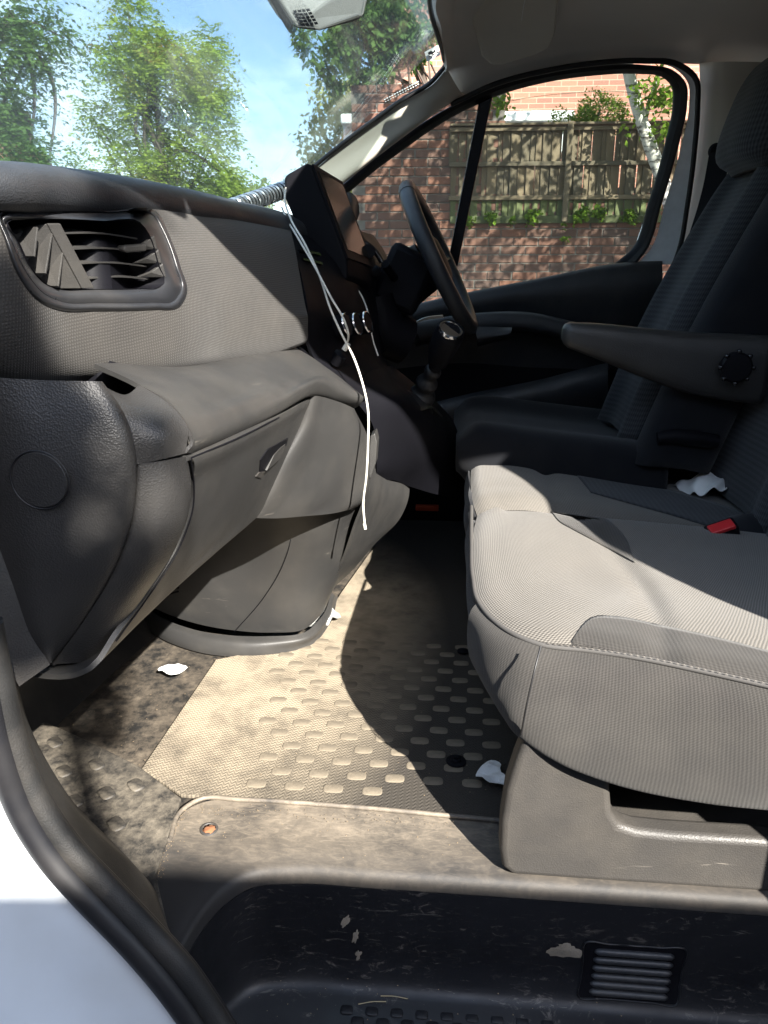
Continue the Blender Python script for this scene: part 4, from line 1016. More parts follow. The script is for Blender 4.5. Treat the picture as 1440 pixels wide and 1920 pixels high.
patch('window_seal', [W3(OUT, -.03), W3(OUT, -.04), W3(MID, -.035)], M['rubber'], do, 120, 10, .008)
patch('window_channel', [W3(MID, -.030), W3(GIN, .0), W3([(a, b) for a, b in GIN], .012)], M['black'], do, 120, 8, .008)
poly('window_divider', W3([(898, 192), (924, 180), (858, 500), (838, 500)], -.012), M['gloss_black'], do, .02, bevel=.003)
# glass panes
qp = [(560, 430), (655, 356), (755, 278), (858, 210), (902, 190), (846, 548), (780, 570), (640, 570)]
poly('quarter_window', W3(qp, .006), M['side_glass'], do, .003, bevel=0)
gp = [(912, 186), (1018, 152), (1112, 138), (1205, 135), (1245, 140), (1265, 165), (1264, 200), (1248, 275), (1216, 390), (1188, 470), (1150, 505), (860, 565), (846, 548)]
poly('side_window', W3(gp, .010), M['side_glass'], do, .003, bevel=0)
tube('window_top_edge', W3([(925, 196), (1000, 182), (1080, 174), (1160, 172), (1215, 180), (1258, 205)], .008), .0012, M['side_glass'], do, 40, 5)
# painted frame strip and outer seal
patch('painted_frame', [W3([(1112, 121), (1207, 118), (1264, 128), (1290, 156), (1292, 200), (1277, 275), (1246, 385), (1218, 470), (1192, 496)], -.035), W3([(1112, 121), (1207, 116), (1270, 124), (1303, 156), (1305, 200), (1300, 275), (1286, 385), (1270, 470), (1258, 496)], -.05)], M['paint_lit'], do, 70, 6, .006)
tube('outer_seal', W3([(845, 196), (930, 157), (1018, 134), (1112, 119), (1207, 114), (1272, 121), (1306, 150), (1308, 200), (1303, 275), (1289, 385), (1273, 470), (1262, 500)], -.06), .0065, M['rubber'], do, 90, 10)
# door panel
pn = patch('door_panel', [
    W3([(700, 590), (876, 549), (1000, 524), (1150, 495), (1240, 489)], .0),
    W3([(700, 592), (876, 552), (1000, 528), (1150, 498), (1242, 491)], -.05),
    W3([(700, 606), (880, 566), (1000, 543), (1150, 511), (1242, 503)], -.065),
    W3([(700, 630), (885, 590), (1000, 586), (1060, 600), (1240, 620)], -.06),
    W3([(700, 680), (890, 640), (1000, 650), (1060, 660), (1240, 680)], -.04),
    W3([(700, 820), (890, 820), (1000, 820), (1060, 820), (1240, 820)], -.04)], M['dash_top'], do, 50, 50, .01)
patch('door_armrest', [W3([(780, 606), (895, 590), (1000, 590), (1060, 603), (1200, 640)], -.06), W3([(780, 609), (895, 593), (1000, 593), (1060, 606), (1200, 644)], -.14), W3([(780, 632), (895, 612), (1005, 612), (1060, 625), (1200, 664)], -.15), W3([(780, 650), (895, 625), (1000, 628), (1060, 640), (1200, 690)], -.06)], M['dash_top'], do, 40, 26, .006)
patch('door_grip', [W3([(890, 612), (960, 614)], -.20), W3([(895, 636), (958, 622)], -.22), W3([(895, 650), (956, 636)], -.18)], M['dash_top'], do, 12, 12, .01)
patch('door_pocket', [W3([(800, 758), (880, 738), (1010, 712), (1130, 682), (1140, 680)], -.14), W3([(800, 763), (880, 743), (1010, 718), (1130, 690), (1140, 690)], -.155), W3([(800, 860), (880, 850), (1010, 830), (1130, 810), (1140, 810)], -.14)], M['dash_top'], do, 30, 14, .008)
patch('silver_trim', [W3([(778, 604), (795, 596), (830, 591)], -.2), W3([(776, 608), (795, 601), (832, 596)], -.2)], M['metal'], do, 10, 3, .004)
# A pillar trim
apil = patch('a_pillar_trim', [
    P3([(520, 372, 1.28), (560, 338, 1.28), (592, 316, 1.28), (645, 270, 1.27), (700, 229, 1.265), (762, 186, 1.26), (812, 158, 1.255), (838, 128, 1.25)]),
    P3([(540, 385, 1.285), (575, 355, 1.285), (608, 328, 1.285), (655, 290, 1.283), (708, 250, 1.28), (770, 208, 1.275), (822, 172, 1.27), (850, 150, 1.28)]),
    P3([(566, 400, 1.298), (597, 376, 1.298), (630, 349, 1.298), (678, 311, 1.298), (730, 271, 1.298), (793, 225, 1.30), (844, 191, 1.33), (870, 178, 1.37)]),
    P3([(568, 402, 1.37), (599, 378, 1.37), (632, 351, 1.37), (680, 313, 1.37), (732, 273, 1.37), (795, 227, 1.37), (846, 193, 1.378), (872, 179, 1.382)])], M['trim'], None, 60, 24, .008)
tag(apil, 'cream plastic windscreen pillar trim on the driver side lit by the sun', 'pillar trim')
# headliner
def hl(l): return l
H = [
    P3([(838, 188, 1.385), (870, 178, 1.385), (933, 156, 1.385), (1018, 133, 1.385), (1112, 118, 1.385), (1207, 114, 1.385), (1296, 120, 1.385), (1440, 117, 1.38), (1640, 117, 1.38)]),
    P3([(834, 160, 1.34), (868, 148, 1.35), (930, 126, 1.36), (1018, 108, 1.36), (1112, 95, 1.36), (1207, 92, 1.36), (1296, 96, 1.36), (1440, 96, 1.35), (1640, 96, 1.35)]),
    P3([(838, 122, 1.17), (866, 112, 1.28), (930, 84, 1.29), (1018, 70, 1.29), (1112, 58, 1.29), (1207, 55, 1.29), (1296, 57, 1.29), (1440, 56, 1.29), (1640, 56, 1.28)]),
    P3([(828, 60, .95), (862, 48, 1.06), (926, 30, 1.14), (1018, 18, 1.15), (1112, 10, 1.16), (1207, 8, 1.17), (1296, 8, 1.17), (1440, 8, 1.17), (1640, 8, 1.17)]),
    P3([(845, -44, .70), (862, -34, .82), (922, -36, .96), (1018, -40, 1.02), (1112, -44, 1.02), (1207, -46, 1.02), (1296, -46, 1.02), (1440, -46, 1.02), (1640, -46, 1.02)])]
xs = [p.x for p in H[-1]]
for (yy, zz) in [(.7, 1.30), (.4, 1.31), (.1, 1.315), (-.12, 1.33), (-.21, 1.335), (-.24, 1.33)]:
    H.append([Vector((x*.97-.0+(.08 if i == 0 else 0), yy, zz)) for i, x in enumerate(xs)])
hd = patch('headliner', H, M['headliner'], None, 50, 90, .012, away=(.3, .6, .5)); tag(hd, kind='structure', label='grey beige cloth headliner of the cab roof')
roof = box('van_roof', (.09, -.27, 1.375), (1.3, 1.52, 1.40), M['paint'], None, .01); tag(roof, kind='structure')
# near side frame (outside the picture, keeps the sun off the far half of the cab)
o = box('roof_rail', (.0, -.30, 1.325), (1.3, -.24, 1.38), M['paint'], None, .012); tag(o, kind='structure')
o = poly('door_pillar', [(.62, -.20, -.35), (.62, -.20, .35), (.70, -.20, .80), (.86, -.20, 1.31), (1.3, -.20, 1.31), (1.3, -.20, -.35)], M['trim'], None, .1, away=(.5, 1, .5), bevel=.01); tag(o, kind='structure')  # slanted outline made up to set the shadow edge across the bench
o = tube('windscreen_pillar', [Vector((-.72, -.30, .74)), Vector((-.58, -.29, .84)), Vector((-.30, -.28, 1.07)), Vector((-.02, -.27, 1.29))], .028, M['trim'], None, 20, 12); tag(o, kind='structure')
o = box('bulkhead', (1.16, -.3, -.2), (1.2, 1.55, 1.38), M['black'], None, .01); tag(o, kind='structure')
o = box('far_side_wall', (.75, 1.50, -.2), (1.2, 1.54, 1.38), M['black'], None, .01); tag(o, kind='structure')
o = box('far_side_wall', (-.72, 1.50, -.2), (.9, 1.54, .62), M['black'], None, .01); tag(o, kind='structure')
# far B pillar trim
bp = patch('b_pillar_trim', [
    [at(a, b, Y=c) for a, b, c in [(1311, 118, 1.38), (1313, 200, 1.39), (1308, 275, 1.40), (1294, 385, 1.42), (1277, 475, 1.44), (1262, 560, 1.46)]],
    [at(a, b, Y=c) for a, b, c in [(1340, 116, 1.34), (1340, 200, 1.34), (1336, 275, 1.35), (1325, 385, 1.37), (1310, 475, 1.39), (1300, 560, 1.41)]],
    [at(a, b, Y=c) for a, b, c in [(1440, 116, 1.32), (1440, 200, 1.32), (1440, 275, 1.33), (1435, 385, 1.35), (1430, 475, 1.37), (1430, 560, 1.39)]],
    [at(a, b, Y=c) for a, b, c in [(1640, 116, 1.32), (1640, 200, 1.32), (1640, 275, 1.33), (1635, 385, 1.35), (1630, 475, 1.37), (1630, 560, 1.39)]]], M['trim'], None, 30, 24, .01)
tag(bp, 'grey beige plastic pillar trim behind the driver window', 'pillar trim')
# belt and its guide
bl = empty('seat_belt', at(1340, 290, Y=1.3)); tag(bl, 'black driver seat belt running down the pillar beside the seat', 'seat belt')
patch('webbing', [P3([(1330, 285, 1.29), (1318, 350, 1.28), (1295, 430, 1.27), (1262, 520, 1.26)]), P3([(1368, 290, 1.25), (1355, 360, 1.24), (1330, 440, 1.23), (1300, 530, 1.22)])], M['seat_dark'], bl, 20, 6, .003)
cyl('belt_guide', at(1342, 284, Y=1.3), (-.3, -1, 0), .017, .02, M['black'], bl, 24, prof=[(.018, 0), (.018, .012), (.012, .018), (0, .019)])
# windscreen glass
wsg = patch('windscreen', [[Vector((-.63, -.28, .80)), Vector((-.66, .6, .80)), Vector((-.60, 1.34, .80))], [Vector((-.32, -.27, 1.045)), Vector((-.35, .6, 1.06)), Vector((-.30, 1.30, 1.045))], [Vector((.02, -.26, 1.34)), Vector((.07, .6, 1.40)), Vector((.02, 1.24, 1.31))]], M['glass'], None, 20, 20, .004)
tag(wsg, 'slightly hazy curved glass windscreen above the dashboard', 'windscreen')
def frit(pts, r, name='windscreen_edge'):
    return tube(name, pts, r, M['rubber'], None, 70, 8)
fr = frit(P3([(520, 368, 1.272), (560, 336, 1.272), (588, 313, 1.272), (645, 267, 1.262), (700, 226, 1.257), (762, 182, 1.25), (806, 156, 1.245), (828, 132, 1.24), (832, 108, 1.14), (822, 70, .99), (808, 20, .88), (806, -20, .80), (815, -80, .70)]), .0055)
tag(fr, 'black rubber edge strip around the windscreen corner', 'seal')
# stickers on the glass corner
st = poly('windscreen_sticker', P3([(796, 98, 1.19), (822, 84, 1.19), (826, 103, 1.20), (801, 116, 1.20)]), M['white'], None, .001, bevel=0); tag(st, 'small white printed label in the windscreen corner', 'sticker')
def line(name, a, b, wdt, Y, mat, parent):
    A = at(*a, Y=Y); B = at(*b, Y=Y); d = (B-A).normalized(); n = UP.cross(d).cross(d).normalized()
    n = d.cross(FW).normalized()*wdt
    return poly(name, [A-n, B-n, B+n, A+n], mat, parent, .0003, bevel=0)
poly('print', P3([(802, 99, 1.187), (808, 95, 1.187), (812, 97, 1.187), (816, 92, 1.187), (817, 97, 1.187), (810, 102, 1.187), (804, 103, 1.187)]), M['black'], st, .0004, bevel=0)
for i in range(3):
    line('print', (804+i*7, 107-i*4), (808+i*7, 105-i*4), .0012, 1.186, M['black'], st)
# ceiling unit with mirror base
un = empty('overhead_unit', at(610, 20, Y=.62)); tag(un, 'grey overhead mirror unit with small slotted grille at the top of the windscreen', 'mirror unit')
UY = .62
U = [(500, -30, UY), (548, 48, UY), (562, 54, UY), (600, 58, UY+.005), (676, 38, UY+.03), (684, 26, UY+.03), (700, -40, UY+.04)]
B1 = P3(U); B2 = [p+Vector((-.05, .14, .05)) for p in B1]
V = B1+B2; k = len(B1); F = [tuple(range(k)), tuple(range(2*k-1, k-1, -1))]+[(i, k+i, k+(i+1) % k, (i+1) % k) for i in range(k)]
uh = mesh('unit_housing', V, F, M['unit'], un, False); bm = bmesh.new(); bm.from_mesh(uh.data); bmesh.ops.recalc_face_normals(bm, faces=bm.faces); bm.to_mesh(uh.data); bm.free()
bv = uh.modifiers.new('b', 'BEVEL'); bv.width = .008; bv.segments = 4; bv.limit_method = 'ANGLE'
poly('mirror_edge', P3([(490, -30, UY-.004), (505, -30, UY-.004), (552, 46, UY-.004), (545, 55, UY-.004), (536, 52, UY-.004)]), M['black'], un, .03, bevel=.003)
for i in range(4):
    for j in range(5):
        x0 = 549+i*8.2+j*3.6; y0 = 20+j*6.2-i*1.0
        poly('grille_slot', P3([(x0, y0, UY-.0015), (x0+6.4, y0-1.2, UY-.0015), (x0+8.6, y0+3.2, UY-.0015), (x0+2.2, y0+4.4, UY-.0015)]), M['black'], un, .0008, bevel=0)
# sun visor
vi = poly('sun_visor', P3([(868, -60, .98), (882, 30, 1.08), (903, 108, 1.19), (920, 122, 1.21), (940, 124, 1.21), (1000, 106, 1.19), (1032, 90, 1.175), (1042, 60, 1.14), (1054, -60, .98)]), M['trim'], None, .018, bevel=.006)
tag(vi, 'grey beige driver sun visor folded up against the headliner', 'sun visor')
tube('visor_seam', P3([(990, -20, 1.0), (982, 10, 1.045), (978, 38, 1.085)]), .0008, M['white'], vi, 10, 5)

def drape(name, o, rowa, rowb, mat, parent, n=50, m=14, lift=.0018, thick=.001):
    t = bvh(o); ra = cr_([Vector((a, b, 0)) for a, b in rowa], n); rb = cr_([Vector((a, b, 0)) for a, b in rowb], n)
    rows = []
    for j in range(m):
        r = []
        for i in range(n):
            p = ra[i].lerp(rb[i], j/(m-1)); q = onto(t, p.x, p.y, lift)
            if q is None: q = r[-1] if r else (rows[-1][i] if rows else None)
            if q is None:
                q = at(p.x, p.y, Z=.33)
            r.append(q)
        rows.append(r)
    V = [rows[j][i] for i in range(n) for j in range(m)]
    F = [(i*m+j, i*m+j+1, (i+1)*m+j+1, (i+1)*m+j) for i in range(n-1) for j in range(m-1)]
    a = V[F[0][0]]; nn = Vector()
    for f in F: nn += (V[f[2]]-V[f[0]]).cross(V[f[3]]-V[f[1]])
    if nn.dot(CP-V[len(V)//2]) < 0: F = [tuple(reversed(f)) for f in F]
    UV = [(p.x, p.y) for p in V]
    o2 = mesh(name, V, F, mat, parent, True, UV); s = o2.modifiers.new('s', 'SOLIDIFY'); s.thickness = thick; s.offset = -1
    return o2
# ============================================================ passenger bench
be = empty('passenger_bench', Vector((.3, .5, 0))); tag(be, 'two seat passenger bench in grey cloth half lit by the sun, on a plastic base', 'seat')
PIP = pz_([(884, 950, .325), (884, 1020, .325), (887, 1085, .324), (897, 1128, .322), (925, 1163, .32), (965, 1190, .32), (1015, 1209, .32), (1100, 1219, .322), (1200, 1234, .325), (1320, 1259, .325), (1440, 1286, .325), (1640, 1335, .322)])
XR = .66
def crease(v, a, b):
    x, y = v.x, v.y
    z = v.z
    xc = .262+.03*math.sin(y*6)
    z -= .009*math.exp(-((x-xc)/.018)**2)
    z += .005*math.exp(-((x-.16)/.06)**2)
    return Vector((x, y, z))
def toprow(y, x0, z0, near=None):
    return [Vector((x0, y, z0-.006)), Vector((x0+.012, y, z0+.004)), Vector((x0+.05, y, z0+.010)), Vector((.25, y, z0+.006)), Vector((.42, y, z0-.008)), Vector((XR, y, z0-.035))]
pr = cr_(PIP, 60)
def inset(P, d, dz):
    out = []
    for i, p in enumerate(P):
        t = (P[min(len(P)-1, i+1)]-P[max(0, i-1)]).normalized(); n = Vector((-t.y, t.x, 0)).normalized()   # towards the seat centre
        out.append(p+n*d+Vector((0, 0, dz)))
    return out
C0 = [Vector((.076, .592, .313))]+PIP[1:]
C1 = inset(C0, .012, .007); C2 = inset(C0, .045, .013)
mid_line = [Vector((.10+(.66-.10)*t, .34-.02*t, .345-.022*t)) for t in [i/8 for i in range(9)]]
far_a = [Vector((.124, .586, .322)), Vector((.25, .535, .334)), Vector((.42, .535, .324)), Vector((.66, .535, .303))]
far_b = [Vector((.128, .594, .318)), Vector((.25, .593, .315)), Vector((.42, .593, .302)), Vector((.66, .593, .28))]
def blend(A, B, t): 
    A = cr_(A, 24); B = cr_(B, 24); return [a.lerp(b, t) for a, b in zip(A, B)]
nc = patch('cushion_near', [C0, C1, C2, blend(C2, far_a, .35), blend(C2, far_a, .7), far_a, far_b], M['seat_light'], be, 110, 90, .01, fn=crease, away=(0, .2, 3))
# middle cushion
R2 = []
for (y, x0, z0) in [(.594, .078, .312), (.62, .071, .327), (.69, .068, .336), (.80, .070, .338), (.92, .080, .336), (1.0, .10, .326), (1.03, .13, .30), (1.035, .14, .25)]:
    R2.append([Vector((x0, y, z0-.006)), Vector((x0+.012, y, z0+.004)), Vector((x0+.05, y, z0+.008)), Vector((.25, y, z0+.0)), Vector((.42, y, z0-.025)), Vector((XR, y, z0-.055))])
mc_ = patch('cushion_middle', R2, M['seat_light'], be, 90, 70, .01, fn=crease, away=(0, .8, 3))
# front face of the bench
fr0 = [Vector((.14, 1.035, .27)), Vector((.09, 1.0, .315)), Vector((.07, .9, .328)), Vector((.066, .75, .33)), Vector((.064, .62, .325)), Vector((.072, .592, .308)), Vector((.062, .545, .320))]+PIP[1:4]
frb = lambda dx, z: [Vector((p.x+dx, p.y, z)) for p in fr0]
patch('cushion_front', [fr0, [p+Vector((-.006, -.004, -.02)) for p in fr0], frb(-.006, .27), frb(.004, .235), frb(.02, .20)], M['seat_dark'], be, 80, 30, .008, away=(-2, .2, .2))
# near side face
BOT = [at(a, b, Y=c) for a, b, c in [(898, 1262, .13), (916, 1300, .085), (943, 1345, .045), (974, 1382, .02), (1060, 1436, -.0), (1180, 1478, -.015), (1310, 1504, -.03), (1440, 1519, -.04), (1640, 1535, -.04)]]
TOPS = PIP[3:]
tt = TOPS; bb = BOT
def outw(p):
    d = Vector((p.x-max(.22, p.x), p.y-.25, 0)); return d.normalized()
r1 = [a.lerp(b, .12)+outw(a)*.010+Vector((0, 0, .004)) for a, b in zip(tt, bb)]
r2 = [a.lerp(b, .45)+outw(a)*.018 for a, b in zip(tt, bb)]
r3 = [a.lerp(b, .85)+outw(a)*.010 for a, b in zip(tt, bb)]
r5 = [b+Vector((.03, .06, .012)) for b in bb]
sidep = patch('cushion_side', [tt, r1, r2, r3, bb, r5], M['seat_mid'], be, 110, 60, .008, away=(.3, -1.5, .3), idx=True)
# front lower corner between
tube('piping', PIP+[], .0035, M['piping'], be, 110, 8)
fcorner = cr_([fr0[-1]]+[], 2) if False else None
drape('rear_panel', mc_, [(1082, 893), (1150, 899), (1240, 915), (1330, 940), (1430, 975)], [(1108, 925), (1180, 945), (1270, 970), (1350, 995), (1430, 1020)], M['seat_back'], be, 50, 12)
# side bolster inserts (different cloth)
def topz(x, y):
    return None
ins = [(1066, 1214), (1080, 1190), (1112, 1158), (1150, 1157), (1230, 1172), (1340, 1196), (1440, 1222), (1600, 1262)]
insn = [(1068, 1216), (1085, 1218), (1110, 1221), (1160, 1228), (1230, 1241), (1340, 1264), (1440, 1287), (1600, 1325)]
drape('side_insert', nc, ins, insn, M['seat_mid'], be)
ins2 = [(1040, 938), (1075, 934), (1110, 938), (1150, 956), (1182, 990), (1196, 1030)]
ins2b = [(1041, 940), (1052, 954), (1075, 968), (1105, 984), (1145, 1006), (1195, 1032)]
drape('middle_insert', nc, [(x-8, y+22) for x, y in ins2], [(x-4, y+24) for x, y in ins2b], M['seat_mid'], be, 40, 10)
# stitching along the side seam
ps = cr_(PIP[6:], 240)
stv = []; stf = []
for i in range(4, 232, 5):
    a, b = ps[i]+Vector((0, -.004, .0045)), ps[i+3]+Vector((0, -.004, .0045))
    d = (b-a).normalized(); n = Vector((0, .3, 1)).cross(d).normalized()*.0007; u = Vector((0, -.2, .0008))
    k = len(stv); up_ = Vector((0, -.0004, .0009))
    stv += [a-n, b-n, b+n, a+n, (a+b)/2-n+up_, (a+b)/2+n+up_]
    stf += [(k, k+4, k+5, k+3), (k+4, k+1, k+2, k+5), (k, k+1, k+4), (k+3, k+5, k+2)]
so_ = mesh('stitching', stv, stf, M['thread'], be, False); so_['kind'] = 'stuff'
tube('side_seam', [at(a, b, Y=c) for a, b, c in [(1014, 1212, .018), (1004, 1250, .0), (990, 1310, -.006), (977, 1378, .016)]], .0012, M['rubber'], be, 20, 6)
# base
BS = [(986, 1380), (966, 1430), (950, 1480), (940, 1540), (937, 1595), (942, 1628), (960, 1643), (1100, 1653), (1300, 1666), (1440, 1676), (1640, 1690), (1640, 1594), (1440, 1577), (1260, 1566), (1195, 1559), (1163, 1549), (1148, 1525), (1145, 1485), (1145, 1440), (1060, 1380)]
pts = [at(a, b, Y=.018) for a, b in BS]
base_o = poly('base_side', pts, M['seat_base'], be, .035, bevel=.009, away=(.3, -1, .2)); base_o.modifiers['b'].segments = 4; base_o.data.shade_smooth(); base_o.data.set_sharp_from_angle(angle=R(30))
x0 = at(950, 1500, Y=.03).x
patch('base_front', [[Vector((pts[i].x+.004, .03, pts[i].z)) for i in (0, 1, 2, 3, 4, 5)], [Vector((pts[i].x+.016, .055, pts[i].z)) for i in (0, 1, 2, 3, 4, 5)], [Vector((pts[i].x+.10, .5, pts[i].z)) for i in (0, 1, 2, 3, 4, 5)], [Vector((pts[i].x+.17, .95, pts[i].z)) for i in (0, 1, 2, 3, 4, 5)]], M['seat_base'], be, 20, 20, .008, away=(-1, .3, .2))
box('pocket_floor', (.17, .05, .02), (.66, .5, .04), M['seat_base'], be, .003)
box('pocket_back', (.17, .30, .04), (.66, .33, .20), M['black'], be, .003)
lump('pocket_shape', Vector((.34, .2, .055)), .06, M['black'], be, .2, 5, (1, .6, .4))
# backrests of the bench
def backrest(name, y0, y1, mat, parent, x0=.60, z0=.30, z1=.90, lean=.36, th=.11, wob=.012, n=12, side=.10):
    secs = []
    for k in range(n+1):
        t = k/n; z = z0+(z1-z0)*t; x = x0+lean*(z-z0)-.02*math.sin(t*math.pi)
        wv = (y1-y0)/2*(1-.10*t**3); yc = (y0+y1)/2
        if t > .92: wv *= .93
        e = min(1, (1-t)*9+.35); d = th*(.55+.45*e)
        s = [Vector((x-.012, yc-wv*.55, z)), Vector((x-.03, yc-wv*.82, z)), Vector((x-.012, yc-wv*.98, z)), Vector((x+.045, yc-wv, z)), Vector((x+d, yc-wv*.9, z-.02)), Vector((x+d*1.05, yc, z-.02)), Vector((x+d, yc+wv*.9, z-.02)), Vector((x+.045, yc+wv, z)), Vector((x-.012, yc+wv*.98, z)), Vector((x-.03, yc+wv*.82, z)), Vector((x-.012, yc+wv*.55, z)), Vector((x-.008, yc, z))]
        secs.append(s)
    return rings(name, secs, mat, parent, 60, 40)
backrest('backrest_near', .01, .54, M['seat_back'], be)
backrest('backrest_middle', .56, 1.02, M['seat_back'], be, x0=.62)
def headrest(name, c, mat, parent, w=.13, h=.10, d=.055):
    secs = []
    for k in range(9):
        t = k/8; z = -h+2*h*t; f = (1-abs(2*t-1)**3.2)**.5*.9+.1
        s = []
        for q in range(16):
            a = 2*math.pi*q/16; cx, sy = math.cos(a), math.sin(a)
            s.append(c+Vector((d*math.copysign(abs(cx)**.7, cx)*f+.30*z, w*math.copysign(abs(sy)**.6, sy)*(.75+.25*f), z)))
        secs.append(s)
    return rings(name, secs, mat, parent, 36, 24)
headrest('headrest', Vector((.92, .27, 1.02)), M['seat_dark'], be)
# folded belt flap lump at the back corner
lump('seat_corner_flap', at(1392, 985, Y=.62)+Vector((.04, 0, -.04)), .085, M['seat_dark'], be, .12, 8, (1.0, .8, .8))
# buckles
bu = empty('seat_belt_buckle', at(1352, 985, Y=.50)); tag(bu, 'black seat belt buckle with red button beside the near bench seat', 'buckle')
def buckle(root, px, py, Y, L_=.05, Wd=.022, ang=0):
    c = at(px, py, Y=Y); Mx = Matrix.Translation(c) @ Matrix.Rotation(R(ang), 4, 'Y') @ Matrix.Rotation(R(18), 4, 'X')
    box('buckle_body', (-L_/2, -.014, -.05), (L_/2, .016, .0), M['black'], root, .004, Mx)
    box('release_button', (-L_/2+.004, -.0155, -.004), (L_/2-.006, .008, .004), M['red'], root, .002, Mx)
buckle(bu, 1352, 986, .50, .052, ang=-22)
bu2 = empty('seat_belt_buckle', at(1190, 884, Y=.96)); tag(bu2, 'red topped buckle half hidden between the bench and the driver seat', 'buckle')
buckle(bu2, 1190, 886, .96, .03, ang=-25)
bg_ = patch('plastic_bag', [P3([(1262, 912, .90), (1290, 896, .88), (1330, 886, .87), (1368, 900, .87)]), P3([(1272, 918, .86), (1300, 908, .84), (1335, 902, .83), (1366, 908, .84)]), P3([(1290, 926, .83), (1310, 926, .80), (1335, 918, .79), (1362, 914, .80)])], M['white'], None, 20, 16, .002, fn=lambda v, a, b: v+Vector((0, 0, .006*math.sin(a*14+b*5))))
tag(bg_, 'crumpled white plastic bag tucked at the back of the bench', 'bag')

# ============================================================ driver seat
ds = empty('driver_seat', Vector((.35, 1.1, .2))); tag(ds, 'dark grey cloth driver seat with headrest and armrest in deep shade', 'seat')
def cush(y0, y1, z0, x0, x1, mat, name, parent, th=.13):
    secs = []
    for k in range(11):
        t = k/10; x = x0+(x1-x0)*t; f = (1-(max(0, .18-t)/.18)**2)**.5 if t < .18 else 1
        z = z0-.05*t; wv = (y1-y0)/2*(.86+.14*min(1, t*4)); yc = (y0+y1)/2
        s = [Vector((x, yc-wv*.5, z-.004)), Vector((x, yc-wv*.75, z+.014)), Vector((x, yc-wv*.95, z+.002)), Vector((x, yc-wv, z-.04)), Vector((x, yc-wv*.96, z-th)), Vector((x, yc, z-th)), Vector((x, yc+wv*.96, z-th)), Vector((x, yc+wv, z-.04)), Vector((x, yc+wv*.95, z+.002)), Vector((x, yc+wv*.75, z+.014)), Vector((x, yc+wv*.5, z-.004)), Vector((x, yc, z-.006))]
        cz = z-th/2
        s = [Vector((p.x, p.y, cz+(p.z-cz)*(.35+.65*f))) for p in s]
        secs.append(s)
    return rings(name, secs, mat, parent, 60, 34)
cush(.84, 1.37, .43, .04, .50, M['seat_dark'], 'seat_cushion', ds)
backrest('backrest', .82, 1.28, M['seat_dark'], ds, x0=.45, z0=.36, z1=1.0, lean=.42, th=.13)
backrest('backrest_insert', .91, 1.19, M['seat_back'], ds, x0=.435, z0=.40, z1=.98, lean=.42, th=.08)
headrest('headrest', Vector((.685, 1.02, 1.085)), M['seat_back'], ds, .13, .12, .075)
for yy in (1.02, 1.12): tube('headrest_post', [Vector((.68, yy, .90)), Vector((.70, yy, 1.03))], .006, M['metal'], ds, 4, 8, spline=False)
ar = [[], [], []]
AR = [(1052, 624, 18, 12), (1062, 622, 28, 15), (1110, 636, 45, 26), (1180, 652, 55, 38), (1260, 672, 60, 45), (1340, 690, 60, 48), (1400, 695, 60, 50), (1450, 700, 60, 50)]
secs = []
for px, py, w_, h_ in [(1054, 626, .012, 10), (1060, 627, .022, 19), (1085, 632, .028, 25), (1130, 642, .03, 32), (1200, 660, .03, 42), (1280, 678, .03, 52), (1360, 688, .03, 58), (1430, 694, .03, 60)]:
    c = at(px, py, Y=.80); hh = h_*1.6/1400; s = []
    for q in range(16):
        a = 2*math.pi*q/16; cx, sy = math.cos(a), math.sin(a)
        s.append(c+Vector((0, w_*math.copysign(abs(cx)**.6, cx), hh*math.copysign(abs(sy)**.6, sy))))
    secs.append(s)
rings('armrest', secs, M['leather_grain'], ds, 32, 40)
kc = at(1378, 688, Y=.76)
cyl('armrest_knob', kc, (-.1, -1, 0), .03, .02, M['black'], ds, 36, prof=[(.03, 0), (.03, .012), (.026, .016), (0, .017)])
for i in range(8):
    a = i*2*math.pi/8
    p = kc+Vector((math.cos(a)*.031, -.012, math.sin(a)*.031)); lump('knob_ridge', p, .006, M['gloss_black'], ds, .05, i, (.8, .8, .8))
box('seat_base', (.10, .88, .0), (.48, 1.34, .30), M['black'], ds, .02)
hb = empty('handbrake', at(1280, 820, Y=.80)); tag(hb, 'black handbrake lever beside the driver seat', 'handbrake')
tube('brake_grip', P3([(1232, 822, .82), (1260, 818, .82), (1300, 822, .82), (1345, 828, .82)]), lambda t: .014+.004*math.sin(t*3), M['black'], hb, 20, 14)
oc = box('orange_catch', (-.035, -.01, -.008), (.035, .01, .008), M['orange'], None, .002, Matrix.Translation(at(801, 952, Y=1.40))); tag(oc, 'small orange plastic catch on the dark floor behind the console', 'catch')
# shadowy middle of the floor tunnel
# ============================================================ litter
def scrap(name, outline, Z, mat, label, cat, seed, amp=.006):
    rr = random.Random(seed)
    c = sum((Vector(p) for p in pz_([(a, b, Z) for a, b in outline])), Vector())/len(outline)
    ring = cr_(pz_([(a, b, Z) for a, b in outline]), 26, True)
    V = []; F = []
    K = 6
    from mathutils import noise as mn
    for j in range(K+1):
        for p in ring:
            q = c.lerp(p, j/K); V.append(q+Vector((0, 0, amp*(.6+mn.noise(q*60+Vector((seed, 0, 0)))))))
    for j in range(K):
        for i in range(26): F.append((j*26+i, j*26+(i+1) % 26, (j+1)*26+(i+1) % 26, (j+1)*26+i))
    o = mesh(name, V, F, mat, None, False)
    s = o.modifiers.new('s', 'SOLIDIFY'); s.thickness = .0004
    tag(o, label, cat); return o
scrap('paper_scrap', [(296, 1256), (305, 1252), (330, 1248), (342, 1252), (352, 1254), (344, 1260), (330, 1267), (308, 1262)], .012, M['white'], 'small torn white paper scrap on the mat below the glovebox', 'paper', 1)
